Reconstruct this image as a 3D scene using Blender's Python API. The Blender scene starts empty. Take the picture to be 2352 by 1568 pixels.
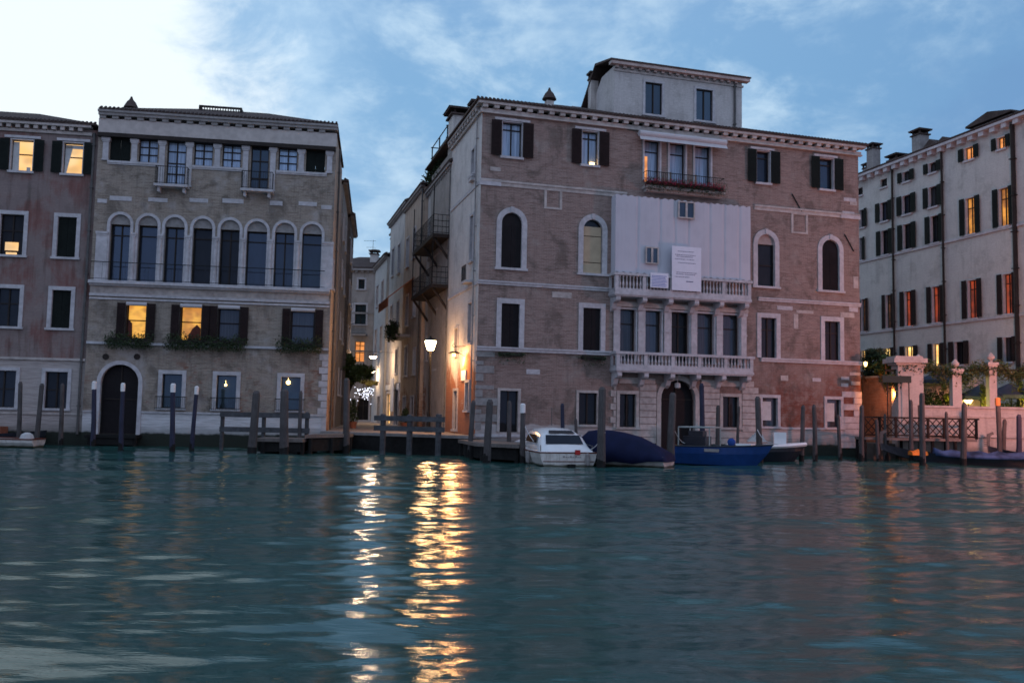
import bpy, bmesh, math, random
import numpy as np
from mathutils import Vector, Matrix
random.seed(7)
rng = np.random.default_rng(7)
D = math.radians
scene = bpy.context.scene
COL = scene.collection

# ---------------------------------------------------------------- camera
FPX, HZ, EYE = 2031.0, 944.0, 2.3          # focal length, horizon row (of 1568), eye height above the canal
PITCH = math.atan((HZ - 784) / FPX); ROLL = D(1.15)
cam_d = bpy.data.cameras.new('camera'); cam = bpy.data.objects.new('camera', cam_d); COL.objects.link(cam)
cam_d.sensor_width = 36; cam_d.lens = 36 * FPX / 2352
cam_d.clip_start = .1; cam_d.clip_end = 3000
cam.matrix_world = Matrix.Translation((0, 0, EYE)) @ Matrix.Rotation(D(90) + PITCH, 4, 'X') @ Matrix.Rotation(ROLL, 4, 'Z')
cam_d.dof.use_dof = True; cam_d.dof.focus_distance = 11.0; cam_d.dof.aperture_fstop = 2.7
scene.camera = cam
scene.view_settings.view_transform = 'Standard'; scene.view_settings.look = 'None'
scene.view_settings.exposure = 0.08; scene.view_settings.gamma = 1

# ---------------------------------------------------------------- measuring helpers (metres in the real place)
def ray(px, py):
    a = px - 1176; b = py - 784; c, s = math.cos(ROLL), math.sin(ROLL)
    u = a * c + b * s; v = -a * s + b * c
    return (u / FPX, (math.cos(PITCH) * FPX + v * math.sin(PITCH)) / FPX, (math.sin(PITCH) * FPX - v * math.cos(PITCH)) / FPX)
def at_y(px, py, Y):
    r = ray(px, py); t = Y / r[1]; return Vector((r[0] * t, Y, EYE + r[2] * t))
class Frame:
    def __init__(s, x, y, rot): s.x, s.y, s.rot = x, y, rot
    def uz(s, px, py, d=0.0):
        r = ray(px, py); n = (-math.sin(s.rot), math.cos(s.rot))
        k = (n[0] * s.x + n[1] * s.y + d) / (n[0] * r[0] + n[1] * r[1])
        return ((r[0] * k - s.x) * math.cos(s.rot) + (r[1] * k - s.y) * math.sin(s.rot), EYE + r[2] * k)
    def rect(s, x0, y0, x1, y1, d=0.0):
        xm, ym = (x0 + x1) / 2, (y0 + y1) / 2
        return (s.uz(x0, ym, d)[0], s.uz(x1, ym, d)[0], s.uz(xm, y1, d)[1], s.uz(xm, y0, d)[1])
    def world(s, u, d, z):
        return Vector((s.x + u * math.cos(s.rot) - d * math.sin(s.rot), s.y + u * math.sin(s.rot) + d * math.cos(s.rot), z))

# ---------------------------------------------------------------- world: dusk sky with clouds
w = bpy.data.worlds.new('World'); scene.world = w; w.use_nodes = True
nt = w.node_tree; N = nt.nodes; Lk = nt.links; N.clear()
def nd(nt, t, **k):
    n = nt.nodes.new(t)
    for a, b in k.items(): setattr(n, a, b)
    return n
def mathn(nt, op, a, b=None, c=None, clamp=False):
    n = nt.nodes.new('ShaderNodeMath'); n.operation = op; n.use_clamp = clamp
    for i, v in enumerate((a, b, c)):
        if v is None: continue
        if isinstance(v, (int, float)): n.inputs[i].default_value = v
        else: nt.links.new(v, n.inputs[i])
    return n.outputs[0]
def mapr(nt, v, a, b, c=0, d=1, smooth=True):
    n = nt.nodes.new('ShaderNodeMapRange'); n.clamp = True
    if smooth: n.interpolation_type = 'SMOOTHSTEP'
    nt.links.new(v, n.inputs[0])
    for i, x in zip((1, 2, 3, 4), (a, b, c, d)): n.inputs[i].default_value = x
    return n.outputs[0]
def mixc(nt, f, a, b, mode='MIX'):
    n = nt.nodes.new('ShaderNodeMix'); n.data_type = 'RGBA'; n.blend_type = mode; n.clamp_factor = True
    for i, v in ((0, f), (6, a), (7, b)):
        if isinstance(v, (int, float)): n.inputs[i].default_value = v
        elif isinstance(v, tuple): n.inputs[i].default_value = (*v[:3], 1)
        else: nt.links.new(v, n.inputs[i])
    return n.outputs[2]
def noise(nt, vec, scale, detail=4, rough=.55, dist=0):
    n = nt.nodes.new('ShaderNodeTexNoise'); n.inputs['Scale'].default_value = scale; n.inputs['Detail'].default_value = detail
    n.inputs['Roughness'].default_value = rough; n.inputs['Distortion'].default_value = dist
    nt.links.new(vec, n.inputs['Vector']); return n.outputs[0]
def vmul(nt, vec, x, y, z):
    n = nt.nodes.new('ShaderNodeVectorMath'); n.operation = 'MULTIPLY'; nt.links.new(vec, n.inputs[0]); n.inputs[1].default_value = (x, y, z)
    return n.outputs[0]
tc = nd(nt, 'ShaderNodeTexCoord'); gen = tc.outputs['Generated']
sx = nd(nt, 'ShaderNodeSeparateXYZ'); Lk.new(gen, sx.inputs[0])
elev = sx.outputs[2]; yy = sx.outputs[1]
front = mapr(nt, yy, -.25, .55)
# base gradient by elevation
g1 = mixc(nt, mapr(nt, elev, .0, .26), (.46, .67, .87), (.215, .42, .675))
g2 = mixc(nt, mapr(nt, elev, .3, .8), g1, (.28, .38, .66))
back = mixc(nt, mapr(nt, elev, -.05, .55), (.52, .53, .76), (.43, .55, .80))
base = mixc(nt, front, back, g2)
# darker slate towards the right
east = mapr(nt, sx.outputs[0], .05, .55)
base = mixc(nt, mathn(nt, 'MULTIPLY', east, front), base, mixc(nt, .75, base, (.155, .32, .565)))
n1 = noise(nt, vmul(nt, gen, 1, 1, 2.0), 5.5, 9, .62, .35)
n2 = noise(nt, vmul(nt, gen, 1.3, 1, 2.2), 2.3, 6, .55, .3)
n3 = noise(nt, vmul(nt, gen, 1, 1, 1.7), 17, 6, .6, .2)
wis = mathn(nt, 'ADD', mathn(nt, 'MULTIPLY', n1, .62), mathn(nt, 'MULTIPLY', n3, .38))
cl = mathn(nt, 'MULTIPLY', mapr(nt, wis, .43, .66), mapr(nt, n2, .38, .60, .3, 1))
base = mixc(nt, mathn(nt, 'MULTIPLY', cl, .85), base, (.56, .74, .90))
dk = mapr(nt, n2, .46, .32, 0, .30)
base = mixc(nt, dk, base, (.14, .27, .52))
# bright afterglow behind the left palace
d0 = Vector(ray(-120, 150)).normalized()
dp = nd(nt, 'ShaderNodeVectorMath', operation='DOT_PRODUCT'); Lk.new(gen, dp.inputs[0]); dp.inputs[1].default_value = d0
gl = mathn(nt, 'ADD', dp.outputs['Value'], mathn(nt, 'MULTIPLY', mathn(nt, 'SUBTRACT', n1, .5), .085))
base = mixc(nt, mapr(nt, gl, .90, .975, 0, .45), base, (.50, .72, .95))
base = mixc(nt, mapr(nt, gl, .951, .975), base, (.86, .96, 1.02))
dp2 = nd(nt, 'ShaderNodeVectorMath', operation='DOT_PRODUCT'); Lk.new(gen, dp2.inputs[0]); dp2.inputs[1].default_value = Vector(ray(-330, -620)).normalized()
gl2 = mathn(nt, 'ADD', dp2.outputs['Value'], mathn(nt, 'MULTIPLY', mathn(nt, 'SUBTRACT', n1, .5), .085))
base = mixc(nt, mapr(nt, gl2, .945, .972), base, (.86, .96, 1.02))
sky = nd(nt, 'ShaderNodeTexSky', sky_type='NISHITA', sun_disc=False)
SUN_EL, SUN_AZ = D(1.5), D(-28)
sky.sun_elevation = SUN_EL; sky.sun_rotation = SUN_AZ
b1 = nd(nt, 'ShaderNodeBackground'); b2 = nd(nt, 'ShaderNodeBackground'); ad = nd(nt, 'ShaderNodeAddShader'); ow = nd(nt, 'ShaderNodeOutputWorld')
Lk.new(base, b1.inputs[0]); b1.inputs[1].default_value = 1.0
Lk.new(sky.outputs[0], b2.inputs[0]); b2.inputs[1].default_value = .004
Lk.new(b1.outputs[0], ad.inputs[0]); Lk.new(b2.outputs[0], ad.inputs[1]); Lk.new(ad.outputs[0], ow.inputs[0])
# last daylight: very weak and low
sd = bpy.data.lights.new('sun', 'SUN'); sd.energy = .12; sd.angle = D(15); sd.color = (1, .86, .78)
so = bpy.data.objects.new('sun', sd); COL.objects.link(so)
so.rotation_euler = Vector((math.sin(SUN_AZ) * math.cos(SUN_EL), math.cos(SUN_AZ) * math.cos(SUN_EL), math.sin(SUN_EL))).to_track_quat('Z', 'Y').to_euler()

# ---------------------------------------------------------------- materials
def newmat(name):
    m = bpy.data.materials.new(name); m.use_nodes = True
    return m, m.node_tree, m.node_tree.nodes['Principled BSDF']
def setp(p, base=None, rough=None, metal=None, spec=None, emis=None, es=None):
    if base is not None: p.inputs['Base Color'].default_value = (*base, 1)
    if rough is not None: p.inputs['Roughness'].default_value = rough
    if metal is not None: p.inputs['Metallic'].default_value = metal
    if spec is not None: p.inputs['Specular IOR Level'].default_value = spec
    if emis is not None: p.inputs['Emission Color'].default_value = (*emis, 1)
    if es is not None: p.inputs['Emission Strength'].default_value = es
def objvec(nt, swap=True):
    t = nd(nt, 'ShaderNodeTexCoord'); s = nd(nt, 'ShaderNodeSeparateXYZ'); nt.links.new(t.outputs['Object'], s.inputs[0])
    return t.outputs['Object'], s
def simple(name, c, rough=.7, var=.25, scale=6, metal=0, bump=.0, spec=.15, stretch=(1, 1, 1)):
    m, nt, p = newmat(name); v, s = objvec(nt)
    n = noise(nt, vmul(nt, v, *stretch), scale, 5)
    n2 = noise(nt, v, scale * .17, 3)
    f = mathn(nt, 'ADD', mathn(nt, 'MULTIPLY', mapr(nt, n, .3, .7), .6), mathn(nt, 'MULTIPLY', mapr(nt, n2, .35, .65), .4))
    dark = tuple(x * (1 - var) for x in c); lite = tuple(min(1, x * (1 + var * .7)) for x in c)
    nt.links.new(mixc(nt, f, dark, lite), p.inputs['Base Color'])
    setp(p, None, rough, metal, spec)
    if bump:
        b = nd(nt, 'ShaderNodeBump'); b.inputs['Strength'].default_value = bump; b.inputs['Distance'].default_value = .02
        nt.links.new(n, b.inputs['Height']); nt.links.new(b.outputs[0], p.inputs['Normal'])
    return m
def wallmat(name, c1, c2, mortar, brick=True, patch=None, pz=(4.5, 7.5), pthr=(.42, .56), plaster=None, plthr=(.5, .6), base=None, bz=2.0, streak=.25, seed=0., course=.085, algae=.68, rust=None, px=None):
    """old brick or plaster wall: courses, faded and rebuilt areas, rain streaks, salt-worn foot and algae at the waterline"""
    m, nt, p = newmat(name); v, s = objvec(nt)
    X = mathn(nt, 'ADD', s.outputs[0], s.outputs[1]); Z = s.outputs[2]
    cb = nd(nt, 'ShaderNodeCombineXYZ'); nt.links.new(mathn(nt, 'ADD', X, seed), cb.inputs[0]); nt.links.new(Z, cb.inputs[1]); V = cb.outputs[0]
    big = noise(nt, V, .33, 5, .6, .4); mid = noise(nt, V, 1.3, 5, .6); fine = noise(nt, V, 9, 4, .6)
    hor = noise(nt, vmul(nt, V, .5, 5.5, 1), 2.2, 4, .6)
    ver = noise(nt, vmul(nt, V, 2.6, .22, 1), 1.5, 4, .6)
    if brick:
        bt = nd(nt, 'ShaderNodeTexBrick'); nt.links.new(V, bt.inputs['Vector']); bt.inputs['Scale'].default_value = 1
        bt.inputs['Brick Width'].default_value = .27; bt.inputs['Row Height'].default_value = course; bt.inputs['Mortar Size'].default_value = .011
        bt.inputs['Mortar Smooth'].default_value = .3; bt.inputs['Bias'].default_value = -.1
        bt.inputs['Color1'].default_value = (*c1, 1); bt.inputs['Color2'].default_value = (*c2, 1); bt.inputs['Mortar'].default_value = (*mortar, 1)
        col = mixc(nt, mapr(nt, hor, .38, .64, 0, .55), bt.outputs[0], mortar)
        col = mixc(nt, mapr(nt, hor, .52, .3, 0, .45), col, tuple(x * .6 for x in c1))
    else:
        col = mixc(nt, mapr(nt, mid, .3, .7), c1, c2)
    col = mixc(nt, mapr(nt, big, .35, .65, 0, .40), col, c2)
    if patch:
        f = mathn(nt, 'MULTIPLY', mapr(nt, mathn(nt, 'ADD', Z, mathn(nt, 'MULTIPLY', mathn(nt, 'SUBTRACT', big, .5), 8)), pz[1], pz[0]), mapr(nt, mathn(nt, 'ADD', mathn(nt, 'MULTIPLY', mid, .6), mathn(nt, 'MULTIPLY', hor, .4)), *pthr))
        if px: f = mathn(nt, 'MULTIPLY', f, mapr(nt, X, px[0], px[1], .12, 1))
        col = mixc(nt, f, col, mixc(nt, fine, patch, tuple(x * .6 for x in patch)))
    if plaster:
        f = mapr(nt, mathn(nt, 'ADD', mathn(nt, 'MULTIPLY', mid, .5), mathn(nt, 'MULTIPLY', big, .5)), *plthr)
        col = mixc(nt, mathn(nt, 'MULTIPLY', f, .85), col, plaster)
    if rust: col = mixc(nt, mapr(nt, mathn(nt, 'ADD', mathn(nt, 'MULTIPLY', big, .75), mathn(nt, 'MULTIPLY', ver, .25)), .46, .60, 0, .85), col, rust)
    soot = noise(nt, vmul(nt, V, 1, .8, 1), .75, 7, .68, .6 if brick else .1)
    col = mixc(nt, mapr(nt, soot, .49, .64, 0, .55 if brick else .22), col, (.085, .072, .062))
    col = mixc(nt, mapr(nt, soot, .40, .28, 0, .35 if brick else .15), col, tuple(min(.7, x * 1.35) for x in c2))
    col = mixc(nt, mapr(nt, ver, .5, .72, 0, streak), col, (.07, .065, .06))
    col = mixc(nt, mapr(nt, fine, .3, .75, 0, .18), col, (.08, .07, .07))
    if base:
        zz = mathn(nt, 'ADD', Z, mathn(nt, 'MULTIPLY', mathn(nt, 'SUBTRACT', mid, .5), .25 if not brick else .5))
        col = mixc(nt, mapr(nt, zz, bz + .06, bz - .06), col, mixc(nt, mapr(nt, hor, .3, .7), base, tuple(x * .7 for x in base)))
    if algae:
        za = mathn(nt, 'ADD', Z, mathn(nt, 'MULTIPLY', mathn(nt, 'SUBTRACT', mid, .5), .35))
        col = mixc(nt, mapr(nt, za, algae + .10, algae - .03), col, (.007, .009, .007))
        col = mixc(nt, mapr(nt, za, algae + .6, algae, 0, .45), col, (.06, .07, .06))
    nt.links.new(col, p.inputs['Base Color']); setp(p, None, .95, 0, .05)
    b = nd(nt, 'ShaderNodeBump'); b.inputs['Strength'].default_value = .6; b.inputs['Distance'].default_value = .03
    nt.links.new(mathn(nt, 'ADD', hor, mathn(nt, 'MULTIPLY', fine, .6)), b.inputs['Height']); nt.links.new(b.outputs[0], p.inputs['Normal'])
    return m
MT = {}
MT['brick_left'] = wallmat('brick_left', (.22, .175, .142), (.30, .25, .205), (.365, .325, .285), patch=(.28, .14, .10), pz=(3.2, 5.4), pthr=(.50, .60), plaster=(.38, .35, .33), plthr=(.50, .62), base=(.64, .64, .66), bz=1.82, seed=3.7)
MT['brick_mid'] = wallmat('brick_mid', (.195, .135, .118), (.28, .20, .175), (.345, .28, .255), patch=(.22, .085, .062), pz=(3.6, 6.8), pthr=(.36, .56), plaster=(.33, .285, .26), plthr=(.53, .66), base=(.46, .42, .41), bz=1.6, seed=11.2, px=(12, 18))
MT['side_mid'] = wallmat('side_mid', (.58, .55, .53), (.66, .63, .60), (.5, .4, .35), brick=False, patch=(.42, .19, .12), pz=(3.9, 4.9), pthr=(.30, .42), algae=.4, seed=5)
MT['plaster_far'] = wallmat('plaster_far', (.215, .17, .165), (.25, .20, .19), (.3, .2, .2), brick=False, rust=(.20, .085, .075), base=(.43, .385, .37), bz=4.55, seed=1.3, streak=.45)
MT['plaster_hotel'] = wallmat('plaster_hotel', (.50, .49, .47), (.55, .54, .51), (.5, .5, .5), brick=False, streak=.14, algae=0, seed=8)
MT['plaster_grey'] = wallmat('plaster_grey', (.30, .28, .26), (.38, .35, .33), (.5, .5, .5), brick=False, streak=.4, algae=0, seed=21)
MT['plaster_pale'] = wallmat('plaster_pale', (.50, .48, .46), (.60, .57, .54), (.5, .5, .5), brick=False, streak=.4, algae=0, seed=31, patch=(.36, .20, .14), pz=(3, 4.5), pthr=(.42, .55))
MT['plaster_warm'] = wallmat('plaster_warm', (.46, .36, .29), (.52, .42, .34), (.5, .5, .5), brick=False, streak=.4, algae=0, seed=41, patch=(.34, .18, .12), pz=(2.5, 4), pthr=(.42, .55))
MT['dark_brick'] = wallmat('dark_brick', (.14, .11, .095), (.19, .15, .13), (.2, .18, .16), streak=.4, algae=.4, seed=51)
MT['orange_brick'] = wallmat('orange_brick', (.40, .17, .09), (.50, .25, .14), (.42, .28, .2), streak=.35, algae=0, seed=61)
MT['garden_wall'] = wallmat('garden_wall', (.44, .40, .38), (.50, .46, .43), (.5, .5, .5), brick=False, streak=.25, algae=.45, seed=71)
MT['attic_wall'] = wallmat('attic_wall', (.50, .48, .47), (.55, .53, .52), (.5, .5, .5), brick=False, streak=.15, algae=0, seed=81)
MT['stone'] = simple('istrian_stone', (.46, .45, .47), .75, .22, 5, bump=.2)
MT['stone_warm'] = simple('stone_warm', (.43, .39, .37), .8, .3, 4, bump=.3)
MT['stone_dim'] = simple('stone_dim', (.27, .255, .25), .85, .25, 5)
MT['fascia'] = simple('fascia_plaster', (.46, .42, .40), .85, .18, 3)
MT['tile'] = simple('roof_tile', (.075, .055, .05), .9, .4, 9, bump=.8, stretch=(5, 1, 1))
MT['dark_wood'] = simple('dark_wood', (.03, .024, .022), .6, .35, 9)
MT['green_shutter'] = simple('green_shutter', (.010, .014, .013), .8, .3, 8)
MT['brown_shutter'] = simple('brown_shutter', (.022, .014, .014), .8, .3, 8)
MT['pile_wood'] = simple('pile_wood', (.085, .078, .078), .85, .4, 7, bump=.5, stretch=(6, 6, .7))
MT['pile_blue'] = simple('pile_blue', (.035, .038, .065), .7, .35, 7, bump=.3, stretch=(6, 6, .7))
MT['pile_orange'] = simple('pile_orange', (.75, .25, .08), .7, .2, 7)
MT['plank'] = simple('plank_wood', (.17, .15, .14), .85, .35, 5, bump=.5, stretch=(1, 8, 1))
MT['plank_dark'] = simple('plank_dark', (.016, .016, .016), .8, .4, 5, bump=.4)
MT['rail_wood'] = simple('rail_wood', (.075, .078, .085), .75, .4, 6, bump=.4)
MT['lattice'] = simple('lattice_wood', (.022, .015, .013), .7, .4, 6)
MT['white_paint'] = simple('white_paint', (.72, .72, .72), .35, .08, 5)
MT['iron'] = simple('iron', (.02, .021, .022), .5, .3, 12, metal=.3)
MT['pipe'] = simple('zinc_pipe', (.10, .10, .10), .6, .3, 4)
def hullmat():
    m, nt, p = newmat('hull_white'); v, s = objvec(nt); n = noise(nt, vmul(nt, v, 1, 1, 2.5), 3, 5); f = noise(nt, vmul(nt, v, 6, 6, .5), 2, 3)
    col = mixc(nt, mapr(nt, n, .3, .7), (.48, .46, .43), (.62, .60, .57)); col = mixc(nt, mapr(nt, f, .52, .7, 0, .4), col, (.2, .18, .14))
    z = mathn(nt, 'ADD', s.outputs[2], mathn(nt, 'MULTIPLY', mathn(nt, 'SUBTRACT', n, .5), .12)); col = mixc(nt, mapr(nt, z, .16, .05), col, (.05, .055, .035))
    nt.links.new(col, p.inputs['Base Color']); setp(p, None, .38, 0, .5); return m
MT['hull_white'] = hullmat()
MT['cabin_white'] = simple('cabin_white', (.70, .72, .73), .22, .06, 3, spec=.5)
MT['hull_blue'] = simple('hull_blue', (.010, .045, .175), .35, .25, 3, spec=.5)
MT['hull_dark'] = simple('hull_dark', (.012, .014, .022), .3, .3, 3, spec=.5)
MT['varnish'] = simple('varnished_trim', (.10, .025, .015), .3, .3, 8)
MT['deck_grey'] = simple('deck_grey', (.30, .33, .32), .6, .2, 4)
MT['tarp'] = simple('navy_tarp', (.007, .011, .042), .75, .3, 2.5, bump=.4)
MT['blue_cover'] = simple('blue_cover', (.02, .06, .24), .8, .3, 4, bump=.5)
MT['pale_blue_cover'] = simple('pale_blue_cover', (.045, .085, .19), .8, .75, 1.6, bump=.5)
MT['orange_cloth'] = simple('orange_cloth', (.75, .22, .04), .8, .2, 5)
MT['cream_cloth'] = simple('cream_cloth', (.5, .5, .5), .8, .15, 5)
MT['red_paint'] = simple('red_paint', (.4, .03, .03), .5, .1, 5)
MT['paving'] = simple('paving', (.24, .21, .19), .8, .25, 3, bump=.3)
MT['earth'] = simple('earth', (.10, .09, .08), .95, .3, .5)
MT['rubber'] = simple('rubber', (.01, .01, .01), .7, .2, 5)
MT['umbrella_cloth'] = simple('umbrella_cloth', (.045, .06, .09), .85, .2, 5)
MT['sign_green'] = simple('sign_green', (.035, .05, .045), .7, .2, 5)
MT['terracotta'] = simple('terracotta', (.28, .11, .07), .85, .25, 6)
MT['bark'] = simple('bark', (.06, .045, .035), .9, .4, 8, bump=.5)
MT['awning_cloth'] = simple('awning_cloth', (.50, .49, .51), .9, .08, 3)
MT['orange_awning'] = simple('orange_awning', (.40, .14, .07), .9, .3, 3)
MT['laundry'] = simple('laundry_cloth', (.55, .57, .6), .9, .12, 3)
MT['board'] = simple('wood_board', (.42, .34, .235), .8, .12, 3)
MT['infill'] = simple('infill_plaster', (.40, .33, .31), .9, .2, 4)
MT['panel_dark'] = simple('closed_panel', (.012, .010, .012), .6, .3, 6)
MT['flower'] = simple('flowers', (.32, .03, .06), .8, .4, 9)
def sheetmat():
    m, nt, p = newmat('sheeting'); v, s = objvec(nt)
    wv = noise(nt, vmul(nt, v, 3.2, 1, .12), 1.6, 4, .55)
    fn = noise(nt, v, 1.4, 4)
    nt.links.new(mixc(nt, mapr(nt, wv, .35, .65, 0, .3), (.50, .50, .55), mixc(nt, mapr(nt, fn, .35, .65), (.37, .37, .42), (.52, .52, .57))), p.inputs['Base Color'])
    setp(p, None, .85, 0, .2)
    b = nd(nt, 'ShaderNodeBump'); b.inputs['Strength'].default_value = .28; b.inputs['Distance'].default_value = .05
    nt.links.new(mathn(nt, 'ADD', wv, mathn(nt, 'MULTIPLY', fn, .4)), b.inputs['Height']); nt.links.new(b.outputs[0], p.inputs['Normal'])
    return m
MT['sheet'] = sheetmat()
def leafmat(name, c):
    m, nt, p = newmat(name); oi = nd(nt, 'ShaderNodeNewGeometry')
    f = oi.outputs['Random Per Island']
    nt.links.new(mixc(nt, f, tuple(x * .5 for x in c), tuple(x * 1.6 for x in c)), p.inputs['Base Color']); setp(p, None, .7, 0, .2)
    return m
MT['leaf_dark'] = leafmat('leaf_dark', (.028, .045, .020)); MT['leaf'] = leafmat('leaf', (.05, .075, .022)); MT['leaf_olive'] = leafmat('leaf_olive', (.085, .085, .03)); MT['leaf_yellow'] = leafmat('leaf_yellow', (.17, .18, .03))
def glass(name, tint, refl, rough=.04, fold=0):
    """window glass seen from outside: dark room or curtain behind, sky mirrored in front"""
    m, nt, p = newmat(name); out = nt.nodes['Material Output']
    v, s = objvec(nt); n = noise(nt, vmul(nt, v, 1, 1, .5), 2.2, 4)
    if fold:
        fv = noise(nt, vmul(nt, v, 9, 9, .3), 1.4, 3)
        c = mixc(nt, mapr(nt, fv, .35, .65), tuple(x * .55 for x in tint), tint)
    else: c = mixc(nt, mapr(nt, n, .35, .65), tuple(x * .45 for x in tint), tint)
    nt.links.new(c, p.inputs['Base Color']); setp(p, None, .6, 0, .2)
    g = nd(nt, 'ShaderNodeBsdfGlossy'); g.inputs['Roughness'].default_value = rough; g.inputs['Color'].default_value = (.42, .66, 1, 1)
    b = nd(nt, 'ShaderNodeBump'); b.inputs['Strength'].default_value = .12; b.inputs['Distance'].default_value = .05
    nt.links.new(noise(nt, v, 1.1, 2), b.inputs['Height']); nt.links.new(b.outputs[0], g.inputs['Normal'])
    mx = nd(nt, 'ShaderNodeMixShader'); oi = nd(nt, 'ShaderNodeObjectInfo'); nt.links.new(mathn(nt, 'MULTIPLY', mathn(nt, 'ADD', mathn(nt, 'MULTIPLY', oi.outputs['Random'], 1.1), .45), refl), mx.inputs[0])
    nt.links.new(p.outputs[0], mx.inputs[1]); nt.links.new(g.outputs[0], mx.inputs[2]); nt.links.new(mx.outputs[0], out.inputs[0])
    return m
MT['glass_dark'] = glass('glass_dark', (.008, .008, .010), .016)
MT['glass_sky'] = glass('glass_sky', (.008, .011, .022), .062)
MT['glass_curtain'] = glass('glass_curtain', (.34, .42, .55), .10, fold=1)
MT['glass_dim'] = glass('glass_dim', (.045, .045, .05), .035, fold=1)
MT['glass_teal'] = glass('glass_teal', (.015, .032, .038), .05)
def lit(name, c, es, c2=None, scale=2.0):
    """a lit room seen through the window: uneven warm light, furniture shapes"""
    m, nt, p = newmat(name); v, s = objvec(nt)
    n = noise(nt, v, scale, 1, .4); n2 = noise(nt, vmul(nt, v, 1, 1, 1.6), scale * 1.2, 1)
    col = mixc(nt, mapr(nt, n, .36, .66), c, c2 or tuple(x * .45 for x in c))
    nt.links.new(col, p.inputs['Emission Color']); setp(p, (.1, .08, .06), .3, 0, .4)
    nt.links.new(mathn(nt, 'MULTIPLY', mapr(nt, n2, .3, .6, .78, 1.08), es), p.inputs['Emission Strength'])
    return m
MT['lit_yellow'] = lit('lit_yellow', (1, .55, .17), 1.0, (.95, .62, .30), .8)
MT['lit_amber'] = lit('lit_amber', (1, .50, .07), .85, (.62, .25, .04), 1.7)
MT['lit_orange'] = lit('lit_orange', (1, .36, .09), .85, (.8, .25, .06), 2.0)
MT['lit_red'] = lit('lit_red', (.60, .075, .02), .55, (.22, .03, .012), 1.6)
MT['lit_gold'] = lit('lit_gold', (1, .40, .06), .75, (.40, .14, .03), 1.5)
MT['lit_pale'] = lit('lit_pale', (1, .66, .22), 1.5, (1, .5, .14), 1.5)
MT['lit_dim'] = lit('lit_dim', (.30, .10, .03), .25, (.04, .02, .012), 2.6)
def emis(name, c, es):
    m, nt, p = newmat(name); setp(p, (.8, .8, .8), .4, 0, .3, c, es); return m
MT['lamp_glow'] = emis('lamp_glow', (1, .76, .42), 18)
MT['lamp_glow_far'] = emis('lamp_glow_far', (1, .72, .48), 24)
MT['bulb_glow'] = emis('bulb_glow', (1, .62, .2), 7)
MT['bulb_white'] = emis('bulb_white', (.8, .84, 1), 9)
MT['flood_glow'] = emis('flood_glow', (1, .75, .12), 9)
MT['sign_white'] = simple('sign_white', (.70, .70, .78), .6, .05, 5)
MT['ink'] = simple('ink', (.12, .13, .22), .8, .1, 5)
MT['ink_blue'] = simple('ink_blue', (.12, .2, .5), .8, .1, 5)

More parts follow.
